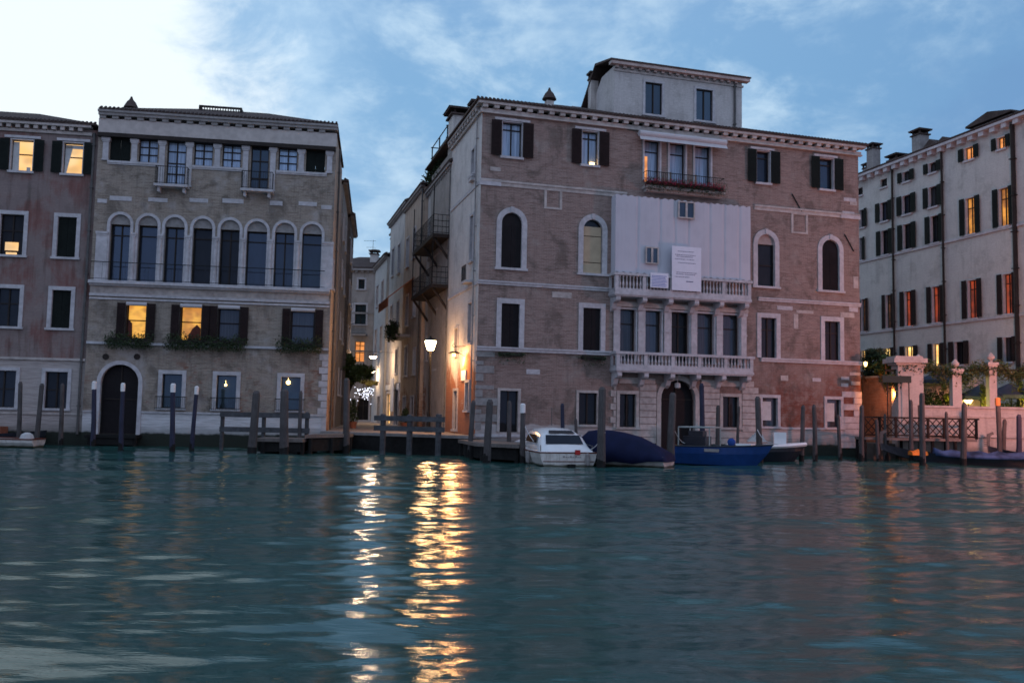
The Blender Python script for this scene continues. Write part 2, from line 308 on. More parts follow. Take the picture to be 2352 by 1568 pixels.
# ---------------------------------------------------------------- mesh helpers
class MB:
    def __init__(s): s.v = []; s.f = []; s.mi = []; s.m = 0
    def add(s, vs, fs):
        o = len(s.v); s.v += [tuple(x) for x in vs]; s.f += [tuple(o + i for i in f) for f in fs]; s.mi += [s.m] * len(fs)
    def box(s, x0, x1, y0, y1, z0, z1):
        if x1 < x0: x0, x1 = x1, x0
        s.add([(x0, y0, z0), (x1, y0, z0), (x1, y1, z0), (x0, y1, z0), (x0, y0, z1), (x1, y0, z1), (x1, y1, z1), (x0, y1, z1)],
              [(0, 3, 2, 1), (4, 5, 6, 7), (0, 1, 5, 4), (1, 2, 6, 5), (2, 3, 7, 6), (3, 0, 4, 7)]); return s
    def prism(s, poly, y0, y1):           # polygon in x,z extruded along y
        n = len(poly); s.add([(a, y0, b) for a, b in poly] + [(a, y1, b) for a, b in poly],
              [tuple(range(n)), tuple(range(2 * n - 1, n - 1, -1))] + [(i, i + n, (i + 1) % n + n, (i + 1) % n) for i in range(n)]); return s
    def plate(s, poly, z0, z1):           # polygon in x,y extruded along z
        n = len(poly); s.add([(a, b, z0) for a, b in poly] + [(a, b, z1) for a, b in poly],
              [tuple(range(n - 1, -1, -1)), tuple(range(n, 2 * n))] + [(i, (i + 1) % n, (i + 1) % n + n, i + n) for i in range(n)]); return s
    def tube(s, p0, p1, r0, r1=None, n=8):
        r1 = r0 if r1 is None else r1; p0, p1 = Vector(p0), Vector(p1); d = (p1 - p0).normalized()
        a = d.orthogonal().normalized(); b = d.cross(a); vs = []
        for p, r in ((p0, r0), (p1, r1)):
            for i in range(n):
                t = 2 * math.pi * i / n; vs.append(p + a * (r * math.cos(t)) + b * (r * math.sin(t)))
        s.add(vs, [(i, (i + 1) % n, (i + 1) % n + n, i + n) for i in range(n)] + [tuple(range(n - 1, -1, -1)), tuple(range(n, 2 * n))]); return s
    def path(s, pts, r, n=6):
        for a, b in zip(pts[:-1], pts[1:]): s.tube(a, b, r, r, n)
        return s
    def lathe(s, prof, c=(0, 0, 0), n=12, closed=True):   # profile of (r,z)
        vs = []
        for r, z in prof:
            for i in range(n):
                t = 2 * math.pi * i / n; vs.append((c[0] + r * math.cos(t), c[1] + r * math.sin(t), c[2] + z))
        fs = [(k * n + i, k * n + (i + 1) % n, (k + 1) * n + (i + 1) % n, (k + 1) * n + i) for k in range(len(prof) - 1) for i in range(n)]
        fs += [tuple(range(n - 1, -1, -1)), tuple(range((len(prof) - 1) * n, len(prof) * n))]
        s.add(vs, fs); return s
    def ball(s, c, r, n=8):
        return s.lathe([(max(.001, r * math.sin(math.pi * k / n)), -r * math.cos(math.pi * k / n)) for k in range(n + 1)], c, n + 2)
    def leaves(s, c, rad, n, size, flat=1.0):
        for i in range(n):
            d = Vector(rng.normal(size=3)); d.normalize(); rr = rng.random() ** .45
            p = Vector((c[0] + d.x * rad[0] * rr, c[1] + d.y * rad[1] * rr, c[2] + d.z * rad[2] * rr))
            a = Vector(rng.normal(size=3)).normalized(); b = a.orthogonal().normalized(); q = size * (.6 + .8 * rng.random())
            s.add([p - a * q, p + b * q * .45, p + a * q, p - b * q * .45], [(0, 1, 2, 3)])
        return s
    def build(s, name, mat, parent=None, loc=None, rot=None, smooth=False, label=None):
        me = bpy.data.meshes.new(name); me.from_pydata(s.v, [], s.f)
        ms = mat if isinstance(mat, (list, tuple)) else [mat]
        for m in ms: me.materials.append(MT[m] if isinstance(m, str) else m)
        if len(ms) > 1: me.polygons.foreach_set('material_index', s.mi)
        if smooth: me.polygons.foreach_set('use_smooth', [True] * len(me.polygons))
        me.update()
        o = bpy.data.objects.new(name, me); COL.objects.link(o)
        if parent: o.parent = parent
        if loc is not None: o.location = loc
        if rot is not None: o.rotation_euler = (0, 0, rot)
        if label: o['label'] = label
        return o
def tag(o, label, cat, group=None):
    o['label'] = label; o['category'] = cat
    if group: o['group'] = group
    return o
def thing(name, label, cat, loc=(0, 0, 0), rotz=0, group=None):
    o = bpy.data.objects.new(name, None); COL.objects.link(o); o.location = loc; o.rotation_euler = (0, 0, rotz)
    o.empty_display_size = .3
    return tag(o, label, cat, group)
def struct(o): o['kind'] = 'structure'; return o
def light(name, parent, loc, power, color, radius=.12, spot=None, rot=None):
    l = bpy.data.lights.new(name, 'SPOT' if spot else 'POINT'); l.energy = power; l.color = color; l.shadow_soft_size = radius
    if spot: l.spot_size = spot; l.spot_blend = .6
    o = bpy.data.objects.new(name, l); COL.objects.link(o); o.parent = parent; o.location = loc
    if rot: o.rotation_euler = rot
    return o
def arc(u0, u1, z1, n=14, r_add=0):
    r = (u1 - u0) / 2; c = (u0 + u1) / 2; zs = z1 - r; R = r + r_add
    return zs, [(c - R * math.cos(math.pi * i / n), zs + R * math.sin(math.pi * i / n)) for i in range(n + 1)]
def wall(mb, u0, u1, z0, z1, ops, t=.35):
    """a wall face with real openings, jambs and arched heads"""
    us = sorted({u0, u1, *[a for o in ops for a in o[:2]]}); zs = sorted({z0, z1, *[a for o in ops for a in o[2:4]]})
    us = [u for u in us if u0 <= u <= u1]; zs = [z for z in zs if z0 <= z <= z1]
    for a, b in zip(us[:-1], us[1:]):
        m = (a + b) / 2; run = None
        for c, d in zip(zs[:-1], zs[1:]):
            k = (c + d) / 2
            inside = any(o[0] < m < o[1] and o[2] < k < o[3] for o in ops)
            if not inside:
                run = (run[0], d) if run else (c, d)
            if inside and run:
                mb.add([(a, 0, run[0]), (b, 0, run[0]), (b, 0, run[1]), (a, 0, run[1])], [(0, 1, 2, 3)]); run = None
        if run: mb.add([(a, 0, run[0]), (b, 0, run[0]), (b, 0, run[1]), (a, 0, run[1])], [(0, 1, 2, 3)])
    for o in ops:
        a, b, c, d = o[:4]; ar = len(o) > 4 and o[4]
        if ar:
            zsp, P = arc(a, b, d)
            h = len(P) // 2
            for i in range(h): mb.add([(a, 0, d), (P[i][0], 0, P[i][1]), (P[i + 1][0], 0, P[i + 1][1])], [(0, 1, 2)])
            for i in range(h, len(P) - 1): mb.add([(b, 0, d), (P[i][0], 0, P[i][1]), (P[i + 1][0], 0, P[i + 1][1])], [(0, 1, 2)])
            for p, q in zip(P[:-1], P[1:]): mb.add([(p[0], 0, p[1]), (q[0], 0, q[1]), (q[0], t, q[1]), (p[0], t, p[1])], [(0, 1, 2, 3)])
            top = zsp
        else:
            top = d; mb.add([(a, 0, d), (b, 0, d), (b, t, d), (a, t, d)], [(0, 1, 2, 3)])
        for uu in (a, b): mb.add([(uu, 0, c), (uu, t, c), (uu, t, top), (uu, 0, top)], [(0, 1, 2, 3)])
        mb.add([(a, 0, c), (b, 0, c), (b, t, c), (a, t, c)], [(0, 1, 2, 3)])
    return mb
class Bld:
    """one building: an Empty at its corner; faces are frames relative to it"""
    def __init__(s, F, name, label, cat='building', group=None):
        s.F = F; s.root = thing(name, label, cat, (F.x, F.y, 0), F.rot, group); s.ops = {}
    def place(s, o, G, parent=None):
        o.parent = parent or s.root
        if parent is None:
            dx, dy = G.x - s.F.x, G.y - s.F.y; c, q = math.cos(-s.F.rot), math.sin(-s.F.rot)
            o.location = (dx * c - dy * q, dx * q + dy * c, 0); o.rotation_euler = (0, 0, G.rot - s.F.rot)
        return o
    def part(s, G, mb, name, mat, parent=None, label=None, smooth=False):
        o = mb.build(name, mat, label=label, smooth=smooth); return s.place(o, G, parent)
    def wall(s, G, u0, u1, z0, z1, mat, name='wall', t=.35, extra=None, label=None):
        mb = MB(); wall(mb, u0, u1, z0, z1, s.ops.get(id(G), []), t)
        if extra: extra(mb)
        return s.part(G, mb, name, mat, label=label)
    def window(s, G, r, pane='glass_dark', sur=.14, arch=False, shut=None, shut_w=None, mull=1, trans=(.68,), sash='dark_wood', smat='stone', sill=True,
               lintel=True, depth=.2, tymp=None, name='window', awn=False, closed=None, shutters='open', label=None, pr=.06, bars=None, extra_pane=None):
        """stone surround (the window) with sash, pane, shutters as children; leaves a hole in the wall"""
        u0, u1, z0, z1 = r; s.ops.setdefault(id(G), []).append((u0, u1, z0, z1, arch)); mb = MB(); e = .015
        if arch: zs, P = arc(u0, u1, z1)
        else: zs = z1
        if sur:
            mb.box(u0 - sur, u0 + e, -pr, .16, z0, zs); mb.box(u1 - e, u1 + sur, -pr, .16, z0, zs)
            if arch:
                _, Pi = arc(u0, u1, z1, r_add=-e); _, Po = arc(u0, u1, z1, r_add=sur)
                for i in range(len(Pi) - 1):
                    a, b, c, d = Pi[i], Pi[i + 1], Po[i + 1], Po[i]
                    mb.add([(q[0], y, q[1]) for y in (-pr, .16) for q in (a, b, c, d)], [(0, 1, 2, 3), (4, 7, 6, 5), (0, 4, 5, 1), (2, 6, 7, 3)])
                if sur > .2: k = (u0 + u1) / 2; mb.box(k - .09, k + .09, -pr - .05, .1, z1 - e + .02, z1 + sur + .03)
            elif lintel: mb.box(u0 - sur, u1 + sur, -pr - .01, .17, z1 - e, z1 + sur)
        if sill: mb.box(u0 - sur - .06, u1 + sur + .06, -.13, .18, z0 - .11, z0 + e)
        sb = MB(); fw = .055; zt = zs if (arch and tymp) else z1
        if not mb.v: mb.box(u0 + .001, u1 - .001, .17, .19, z0, z0 + .03)
        wo = s.part(G, mb, name, smat, label=label)
        top = z1 if arch and not tymp else (zs if arch else z1)
        if arch and tymp:
            pm = MB(); pts = [(u0 + .005, zs)] + [(p[0], p[1] - .004) for p in P] + [(u1 - .005, zs)]
            pm.prism([(a, b) for a, b in P], .13, .2); s.part(G, pm, 'lunette', tymp, wo); top = zs
        if closed:
            c = MB(); um = (u0 + u1) / 2
            c.box(u0 + .02, um - .008, .10, .15, z0 + .02, (top if not arch or tymp else zs) - .02)
            c.box(um + .008, u1 - .02, .10, .15, z0 + .02, (top if not arch or tymp else zs) - .02)
            k = z0 + .12
            while k < (zs if arch else top) - .12:
                c.box(u0 + .07, um - .05, .085, .10, k, k + .03); c.box(um + .05, u1 - .07, .085, .10, k, k + .03); k += .09
            if arch and not tymp: c.prism([(a * .985 + um * .015, b - .02) for a, b in P], .11, .15)
            s.part(G, c, 'closed_shutter', closed, wo)
        else:
            if arch and not tymp:
                pp = MB(); pp.add([(u0, depth, z0), (u1, depth, z0)] + [(p[0], depth, p[1]) for p in reversed(P)], [tuple(range(2 + len(P)))])
            else:
                pp = MB(); pp.add([(u0, depth, z0), (u1, depth, z0), (u1, depth, top), (u0, depth, top)], [(0, 1, 2, 3)])
            s.part(G, pp, 'pane', pane, wo)
            d0 = depth - .05; d1 = depth - .004
            sb.box(u0, u0 + fw, d0, d1, z0, zs if arch else top); sb.box(u1 - fw, u1, d0, d1, z0, zs if arch else top); sb.box(u0 + fw, u1 - fw, d0, d1, z0, z0 + fw)
            if not arch or tymp: sb.box(u0 + fw, u1 - fw, d0, d1, top - fw, top)
            for i in range(mull):
                um = u0 + (u1 - u0) * (i + 1) / (mull + 1); sb.box(um - .035, um + .035, d0 - .01, d1 - .002, z0 + fw, top - fw)
            for tr in trans:
                zt = z0 + (top - z0) * tr; sb.box(u0 + fw, u1 - fw, d0 - .005, d1 - .001, zt - .03, zt + .03)
            s.part(G, sb, 'sash', sash, wo)
        if shut:
            sw = shut_w or (u1 - u0) / 2
            for sgn in (-1, 1):
                c = MB(); a = (u0 - sur - .02) if sgn < 0 else (u1 + sur + .02); b = a + sgn * sw; lo, hi = min(a, b), max(a, b)
                if sur > .05: lo, hi = (u0 - sw, u0) if sgn < 0 else (u1, u1 + sw)
                c.box(lo, hi, -pr - .09, -pr - .045, z0 + .02, z1 + .02)
                k = z0 + .14
                while k < z1 - .14: c.box(lo + .06, hi - .06, -pr - .105, -pr - .09, k, k + .035); k += .10
                s.part(G, c, 'shutter', shut, wo)
        if awn:
            c = MB(); c.tube((u0 - .02, -.10, z1 - .02), (u1 + .02, -.10, z1 - .02), .11, n=10); s.part(G, c, 'awning_roll', 'awning_cloth', wo)
        return wo
    def band(s, G, u0, u1, z0, z1, out=.1, mat='stone', name='string_course', caps=True):
        mb = MB(); mb.box(u0, u1, -out, .05, z0, z1); mb.box(u0, u1, -out - .05, -out, z1 - (z1 - z0) * .35, z1 + .01)
        return s.part(G, mb, name, mat)
def dentils(mb, u0, u1, z0, z1, out, step, w_, y0=0.):
    u = u0
    while u < u1 - w_: mb.box(u, u + w_, y0 - out, y0, z0, z1); u += step
    return mb
# ---------------------------------------------------------------- where the fronts stand
c = at_y(1098, 700, 46); M = Frame(c.x, 46, D(16.15)); S = Frame(c.x, 46, D(16.15 - 90))
c = at_y(770, 400, 50); L = Frame(c.x, 50, D(8.6)); LS = Frame(c.x, 50, D(98.6))
c = L.world(-12.95, .12, 0); FL = Frame(c.x, c.y, D(8.6))
c = at_y(2352, 600, 56); H = Frame(c.x, 56, D(106.15 - 180))

def hip_roof(B, G, u0, u1, d1, z, rise, over=.45, name='roof', left=True, right=True, side=None):
    so_ = over if side is None else side; mb = MB(); a, b, c, d = u0 - so_, u1 + so_, -over, d1 + over; h = min((b - a) / 2, (d - c) / 2) * .98
    la = a + (h if left else 0); rb = b - (h if right else 0); m = (c + d) / 2
    lo = [(a, c, z), (b, c, z), (b, d, z), (a, d, z)]; hi = [(a, c, z + .09), (b, c, z + .09), (b, d, z + .09), (a, d, z + .09), (la, m, z + rise), (rb, m, z + rise)]
    mb.add(lo + hi, [(3, 2, 1, 0), (0, 1, 5, 4), (1, 2, 6, 5), (2, 3, 7, 6), (3, 0, 4, 7), (4, 5, 9, 8), (6, 7, 8, 9), (5, 6, 9), (7, 4, 8)])
    u = a
    while u < b - .1: mb.tube((u + .1, c - .03, z + .07), (u + .1, c + .25, z + .12 + .25 * rise / h), .065, n=5); u += .22
    return B.part(G, mb, name, 'tile')
def chimney(B, G, u, d, z0, z1, w_=.5, kind='cap', mat='plaster_pale'):
    mb = MB(); mb.box(u - w_ / 2, u + w_ / 2, d - w_ / 2, d + w_ / 2, z0, z1 - .5)
    o = B.part(G, mb, 'chimney', mat)
    k = MB()
    if kind == 'bell': k.lathe([(w_ * .45, z1 - .55), (w_ * .45, z1 - .45), (w_ * 1.0, z1 - .38), (w_ * .6, z1 - .05), (w_ * .25, z1 + .12), (w_ * .1, z1 + .3)], (u, d, 0), 10)
    else:
        k.box(u - w_ * .62, u + w_ * .62, d - w_ * .62, d + w_ * .62, z1 - .5, z1 - .4)
        for i in (-1, 1):
            for j in (-1, 1): k.box(u + i * w_ * .4 - .06, u + i * w_ * .4 + .06, d + j * w_ * .4 - .06, d + j * w_ * .4 + .06, z1 - .4, z1 - .15)
        k.box(u - w_ * .7, u + w_ * .7, d - w_ * .7, d + w_ * .7, z1 - .15, z1 - .05); k.add([(u - w_ * .75, d - w_ * .75, z1 - .05), (u + w_ * .75, d - w_ * .75, z1 - .05), (u + w_ * .75, d + w_ * .75, z1 - .05), (u - w_ * .75, d + w_ * .75, z1 - .05), (u, d, z1 + .12)], [(0, 1, 4), (1, 2, 4), (2, 3, 4), (3, 0, 4), (3, 2, 1, 0)])
    B.part(G, k, 'chimney_cap', 'tile', o)
    return o
def pipe(B, G, u, z0, z1, r=.06, out=.1, name='drainpipe', mat='pipe'):
    mb = MB(); mb.tube((u, -out, z0), (u, -out, z1), r, n=8); k = z0 + 1.5
    while k < z1: mb.box(u - r * 1.3, u + r * 1.3, -out - r * 1.3, 0, k, k + .05); k += 2.4
    return B.part(G, mb, name, mat)
def rail(mb, u0, u1, y, z0, z1, step=.13, r=.012):
    mb.tube((u0, y, z1), (u1, y, z1), .022, n=6); mb.tube((u0, y, z0 + .06), (u1, y, z0 + .06), .015, n=6); u = u0
    while u <= u1 + .001: mb.tube((u, y, z0), (u, y, z1), r, n=4); u += step
    return mb

# ================================================================= left palace
B = Bld(L, 'palace', 'pale brick palace with a row of eight tall arched windows, left of the alley')
UL, UR = -12.95, 0.0
MZX = lambda u: 201 + .29296 * u
MZY = lambda v: 201 + .29296 * v
# top loggia: eight square-headed lights, two of them doors
top = [(252, 300, 318, 374, 'shut'), (319, 363, 319, 374, 'cur'), (383, 427, 320, 421, 'door'), (446, 489, 325, 378, 'cur'), (511, 554, 328, 381, 'cur'), (576, 617, 330, 429, 'door2'), (640, 683, 335, 386, 'cur'), (703, 747, 337, 390, 'shut')]
for x0, x1, y0, y1, k in top:
    r = L.rect(x0, y0, x1, y1); z1 = 17.02
    z0 = 15.72 if (y1 < 400) else 14.45
    r = (r[0], r[1], z0, z1)
    if k == 'shut': B.window(L, r, sur=0, closed='green_shutter', sill=False)
    elif k == 'cur': B.window(L, r, pane='glass_curtain', sur=0, sill=False, mull=1, trans=(.35, .68))
    else: B.window(L, r, pane='glass_curtain' if k == 'door' else 'glass_sky', sur=0, sill=False, mull=1, trans=(.28, .52, .78) if k == 'door' else (.28, .68))
for (a, b) in ((252, 363), (446, 554), (640, 747)):
    u0, u1 = L.rect(a - 5, 370, b + 5, 380)[:2]; mb = MB(); mb.box(u0, u1, -.10, .04, 15.58, 15.70); mb.box(u0, u1, -.06, .04, 15.50, 15.58); B.part(L, mb, 'sill', 'stone')
for x in (243, 309, 373, 436, 500, 565, 628, 693, 758):     # loggia pillars with capitals
    u = L.uz(x, 350)[0]; deep = x in (373, 436, 565, 628); z0 = 14.45 if deep else 15.70; mb = MB()
    mb.box(u - .15, u + .15, -.07, .18, z0, 16.72); mb.box(u - .19, u + .19, -.11, .2, 16.72, 16.80); mb.box(u - .23, u + .23, -.14, .2, 16.80, 16.98); mb.box(u - .18, u + .18, -.10, .19, z0, z0 + .1)
    B.part(L, mb, 'pillar', 'stone')
for x0, x1 in ((359, 436), (556, 630)):                      # two little iron balconies
    u0, u1 = L.rect(x0, 420, x1, 430)[:2]; mb = MB(); mb.box(u0, u1, -.62, .02, 14.30, 14.44)
    for u in (u0 + .15, u1 - .3): mb.prism([(u, 14.30), (u + .14, 14.30), (u + .14, 14.0), (u, 14.05)], -.4, .0)
    o = B.part(L, mb, 'balcony', 'stone'); mb = MB(); rail(mb, u0 + .05, u1 - .05, -.57, 14.44, 15.42)
    for u in (u0 + .05, u1 - .05):
        mb.tube((u, -.57, 15.42), (u, 0, 15.42), .02, n=6)
        for k in (1, 2, 3): mb.tube((u, -.57 + k * .14, 14.44), (u, -.57 + k * .14, 15.42), .012, n=4)
    B.part(L, mb, 'railing', 'iron', o)
# cornice and fascia
mb = MB(); mb.box(UL + .06, UR + .03, -.30, .04, 17.205, 17.98); B.part(L, mb, 'fascia', 'fascia')
mb = MB(); mb.box(UL + .02, UR - .02, -.30, .1, 16.99, 17.20); B.part(L, mb, 'lintel_beam', 'dark_wood')  # dark beam whose colour stands in for the shadow gap under the fascia
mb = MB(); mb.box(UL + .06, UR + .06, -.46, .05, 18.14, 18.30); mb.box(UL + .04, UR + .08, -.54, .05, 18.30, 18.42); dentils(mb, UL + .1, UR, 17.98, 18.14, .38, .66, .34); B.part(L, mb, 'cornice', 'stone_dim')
# stone blocks let into the brick
for a, b, c_, d_ in ((252, 303, 451, 461), (341, 385, 455, 464), (435, 478, 456, 465), (511, 560, 457, 467), (620, 649, 462, 472), (686, 728, 464, 473), (738, 762, 472, 481), (224, 246, 457, 466)):
    u0, u1, z0, z1 = L.rect(a, c_, b, d_); mb = MB(); mb.box(u0, u1, -.03, .03, z0, z1); B.part(L, mb, 'stone_block', 'stone')
# the eight arches
xs = [(252, 296), (317, 359), (378, 421), (443, 485), (506, 548), (567, 611), (632, 674), (695, 737)]
arch_r = []
for i, (a, b) in enumerate(xs):
    u0, u1 = L.rect(a, 560, b, 570)[:2]; u0 -= .05; u1 += .05; zc = 12.72; arch_r.append((u0, u1))
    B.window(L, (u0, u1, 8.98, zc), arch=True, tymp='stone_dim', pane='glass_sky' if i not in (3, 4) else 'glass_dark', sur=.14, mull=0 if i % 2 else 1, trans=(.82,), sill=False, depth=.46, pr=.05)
for i in range(9):
    u = arch_r[0][0] - .36 if i == 0 else (arch_r[7][1] + .36 if i == 8 else (arch_r[i - 1][1] + arch_r[i][0]) / 2); w_ = .30 if i in (0, 8) else .13
    mb = MB(); mb.box(u - w_ - .02, u + w_ + .02, -.16, -.055, 11.58, 11.70); mb.box(u - w_, u + w_, -.12, -.055, 11.48, 11.58)
    if i in (0, 8): mb.box(u - w_, u + w_, -.09, .03, 8.98, 11.48)
    else: mb.lathe([(.15, 8.98), (.15, 9.1), (.115, 9.16), (.10, 11.4), (.12, 11.48)], (u, -.07, 0), 10)
    B.part(L, mb, 'column', 'stone')
mb = MB(); rail(mb, UL + .1, UR - .35, -.38, 9.0, 9.98, .6, .007); B.part(L, mb, 'railing', 'iron')
mb = MB(); mb.box(UL + .02, UR - .05, -.46, .04, 8.80, 8.97); mb.box(UL + .05, UR - .08, -.30, .04, 8.70, 8.80); B.part(L, mb, 'balcony_ledge', 'stone')
mb = MB(); mb.box(UL + .05, UR - .1, -.06, .03, 8.28, 8.70); B.part(L, mb, 'frieze', 'stone_warm')
mb = MB(); mb.box(UL + .02, UR - .05, -.12, .04, 8.14, 8.28); mb.box(UL + .02, UR - .05, -.08, .04, 7.96, 8.06); B.part(L, mb, 'string_course', 'stone')
for x0, x1, y0, y1, k in ((291, 336, 699, 765, 'lit_amber'), (415, 463, 701, 768, 'lit_amber'), (502, 550, 704, 768, 'glass_dim'), (669, 722, 708, 772, 'glass_dim')):
    r = L.rect(x0, y0, x1, y1); r = (r[0], r[1], 5.75, 7.78); B.window(L, r, pane=k, sur=.05, shut='brown_shutter', shut_w=.42, sash='brown_shutter', awn=True, mull=0, trans=(.55,), smat='dark_wood', sill=False)
    if k == 'lit_amber': a, b = r[0] + .06, r[1] - .06; mb = MB(); mb.prism([(a + .3, 5.8), (b, 5.8), (b, 6.55), (b - .2, 6.75), (a + .55, 6.5), (a + .4, 6.2)] if x0 > 400 else [(a, 5.8), (a + .25, 5.8), (a + .2, 6.7), (a, 6.95)], .135, .148); B.part(L, mb, 'room_furniture', 'varnish')
mb = MB(); mb.box(UL + .02, UR - .03, -.14, .04, 5.50, 5.64); B.part(L, mb, 'string_course', 'stone')
r = L.rect(229, 836, 317, 1000); DOOR = (r[0], r[1], .62, r[3])
B.window(L, DOOR, arch=True, pane='panel_dark', sur=.2, mull=1, trans=(.5,), sill=False, depth=.34, sash='dark_wood', name='water_door')
for x in (243, 315):
    u, z = L.uz(x, 819); mb = MB(); mb.lathe([(.17, -.02), (.17, .02), (.1, .02)], (0, 0, 0), 14)
    mb.v = [(u + a, -.02 + c2, z + b) for a, b, c2 in mb.v]; B.part(L, mb, 'vent_hole', 'dark_wood')
for x0, x1, y0, y1, pane in ((371, 418, 863, 936, 'glass_teal'), (496, 543, 867, 938, 'glass_teal'), (644, 690, 869, 940, 'glass_teal')):
    r = L.rect(x0, y0, x1, y1); r = (r[0], r[1], 2.1, 3.98); wo = B.window(L, r, pane=pane, sur=.2, mull=0, trans=(), sill=True, depth=.28)
    mb = MB(); u0, u1 = r[0] - .25, r[1] + .25; rail(mb, u0, u1, -.30, 2.05, 2.72, .11, .01)
    for u in (u0, u1): mb.tube((u, -.3, 2.72), (u, 0, 2.72), .015, n=5); mb.tube((u, -.3, 2.11), (u, 0, 2.11), .015, n=5)
    B.part(L, mb, 'window_grille', 'iron', wo)
for x, y, s_ in ((518, 884, .07), (662, 878, .12)):
    u, z = L.uz(x, y, .1); mb = MB(); mb.ball((u, .14, z), s_); mb.tube((u, .14, z + s_), (u, .14, z + .25), .01, n=4); B.part(L, mb, 'ceiling_lamp', 'bulb_glow')
mb = MB(); mb.box(UL + .02, DOOR[0] - .22, -.09, .03, 1.80, 1.90); mb.box(DOOR[1] + .22, UR - .03, -.09, .03, 1.80, 1.90); B.part(L, mb, 'plinth_course', 'stone')
mb = MB(); mb.box(UR - .30, UR - .012, -.045, .03, .62, 1.79)
for k in range(9): mb.box(UR - (.34 if k % 2 else .5), UR - .012, -.035, .03, 1.92 + k * .38, 1.92 + k * .38 + .34)
B.part(L, mb, 'corner_stones', 'stone')
B.wall(L, UL, UR, -.6, 18.1, 'brick_left', t=.55)
side_ops = B.window(LS, (3.2, 4.0, 12.0, 13.9), sur=.12, closed='green_shutter')
B.window(LS, (3.2, 4.0, 6.2, 8.0), sur=.12, closed='green_shutter'); B.window(LS, (1.2, 1.9, 9.2, 10.8), sur=.12, pane='glass_dark')
B.wall(LS, 0, 8.2, -.6, 18.1, 'plaster_warm', 'side_wall')
BK = Frame(*L.world(-12.95, 8.2, 0)[:2], L.rot)
mb = MB(); mb.box(UL, UR - .01, 8.16, 8.2, -.6, 18.1); B.part(L, mb, 'back_wall', 'plaster_grey')
pipe(B, LS, 2.5, .5, 17.9)
hip_roof(B, L, UL + .15, UR, 8.2, 18.42, 1.9, .50, side=.08)
u, z = L.uz(302, 228, 1.3); chimney(B, L, u, 1.3, 18.3, z - .15, .42, 'bell')
mb = MB(); u0, z1 = L.uz(457, 241, 3.0); u1, _ = L.uz(556, 246, 3.0)
mb.box(u0, u1, 3, 3.08, z1 - .12, z1); mb.box(u0, u1, 3.0, 3.07, z1 - .72, z1 - .66)
for k in range(17): uu = u0 + (u1 - u0 - .06) * k / 16; mb.box(uu, uu + .05, 3.01, 3.05, z1 - .7, z1 - .1)
for uu in (u0, u1 - .12):
    mb.box(uu, uu + .12, 3.0, 3.12, z1 - 1.6, z1); mb.box(uu, uu + .12, 5.6, 5.72, z1 - 1.3, z1); mb.box(uu + .02, uu + .1, 3.1, 5.6, z1 - .12, z1)
B.part(L, mb, 'roof_terrace_railing', 'dark_wood')
palace_left = B; DOOR_L = DOOR

# ================================================================= house at the left edge
B = Bld(FL, 'house', 'dull reddish plastered house with pale ground floor at the left edge of the row')
FU = -13.0
for x0, x1, y0, y1, k, sh in ((24, 76, 335, 405, 'lit_yellow', 1), (144, 190, 345, 412, 'lit_yellow', 1)):
    r = FL.rect(x0, y0, x1, y1); B.window(FL, (r[0], r[1], 14.85, 16.6), pane=k, sur=.04, shut='green_shutter', shut_w=.5, mull=0, trans=(.55,), sash='dark_wood', smat='stone', sill=True)
    mb = MB(); mb.box(r[0] - .35, r[1] + .35, -.10, .02, 16.68, 16.82); B.part(FL, mb, 'window_head', 'stone')
    a, b = r[0] + .06, r[1] - .06; q = [(a, 14.92), (a + .34, 14.92), (a + .30, 16.5), (a, 16.5)] if x0 < 100 else [(a, 14.92), (a + .10, 14.92), (a + .40, 16.5), (a, 16.5)]
    mb = MB(); mb.prism(q, .135, .15); mb.box(a, b, .135, .15, 16.3, 16.5) if x0 > 100 else mb.box(b - .3, b - .1, .135, .15, 14.92, 15.12)
    B.part(FL, mb, 'curtain', 'cream_cloth')
for x0, x1, y0, y1, z0, z1 in ((-2, 54, 505, 597, 10.2, 12.45), (130, 175, 508, 602, 10.2, 12.45), (-10, 44, 676, 762, 6.3, 8.4), (117, 162, 680, 764, 6.3, 8.4)):
    r = FL.rect(x0, y0, x1, y1); B.window(FL, (r[0], r[1], z0, z1), closed='green_shutter' if x0 > 60 else None, pane='glass_dark', sur=.19, mull=1, trans=(.6,))
u0, u1, z0, z1 = FL.rect(13, 556, 38, 595, .1); mb = MB(); mb.box(u0, u1, .13, .16, z0, z0 + .38); mb.box(u0 - .06, u1 + .06, .13, .16, z0 + .48, z1); B.part(FL, mb, 'lamp_glow_in_window', 'lit_yellow')
for x0, x1 in ((-25, 36), (102, 155)):
    r = FL.rect(x0, 858, x1, 940); B.window(FL, (r[0], r[1], 1.95, 3.95), pane='glass_dark', sur=.17, mull=1, trans=(.5,))
mb = MB(); mb.box(FU, -.03, -.10, .04, 4.55, 4.68); B.part(FL, mb, 'string_course', 'stone_warm')
mb = MB(); mb.box(FU, -.03, -.06, .04, 1.62, 1.74); B.part(FL, mb, 'plinth_course', 'stone_warm')
B.wall(FL, FU, -.012, -.6, 17.4, 'plaster_far')
mb = MB(); mb.box(FU, -.35, -.36, .04, 17.42, 17.56); dentils(mb, FU, -.4, 17.22, 17.42, .28, .46, .22); mb.box(FU, -.35, -.12, .04, 17.04, 17.20); B.part(FL, mb, 'cornice', 'stone_warm')
hip_roof(B, FL, FU - 8, -.45, 9, 17.56, 1.95, .4)
mb = MB(); mb.box(FU, FU + .04, .0, 9, -.6, 17.4); mb.box(FU, -.012, 8.96, 9, -.6, 17.4); B.part(FL, mb, 'back_wall', 'plaster_grey')
pipe(B, FL, -.22, .6, 17.2, .07)

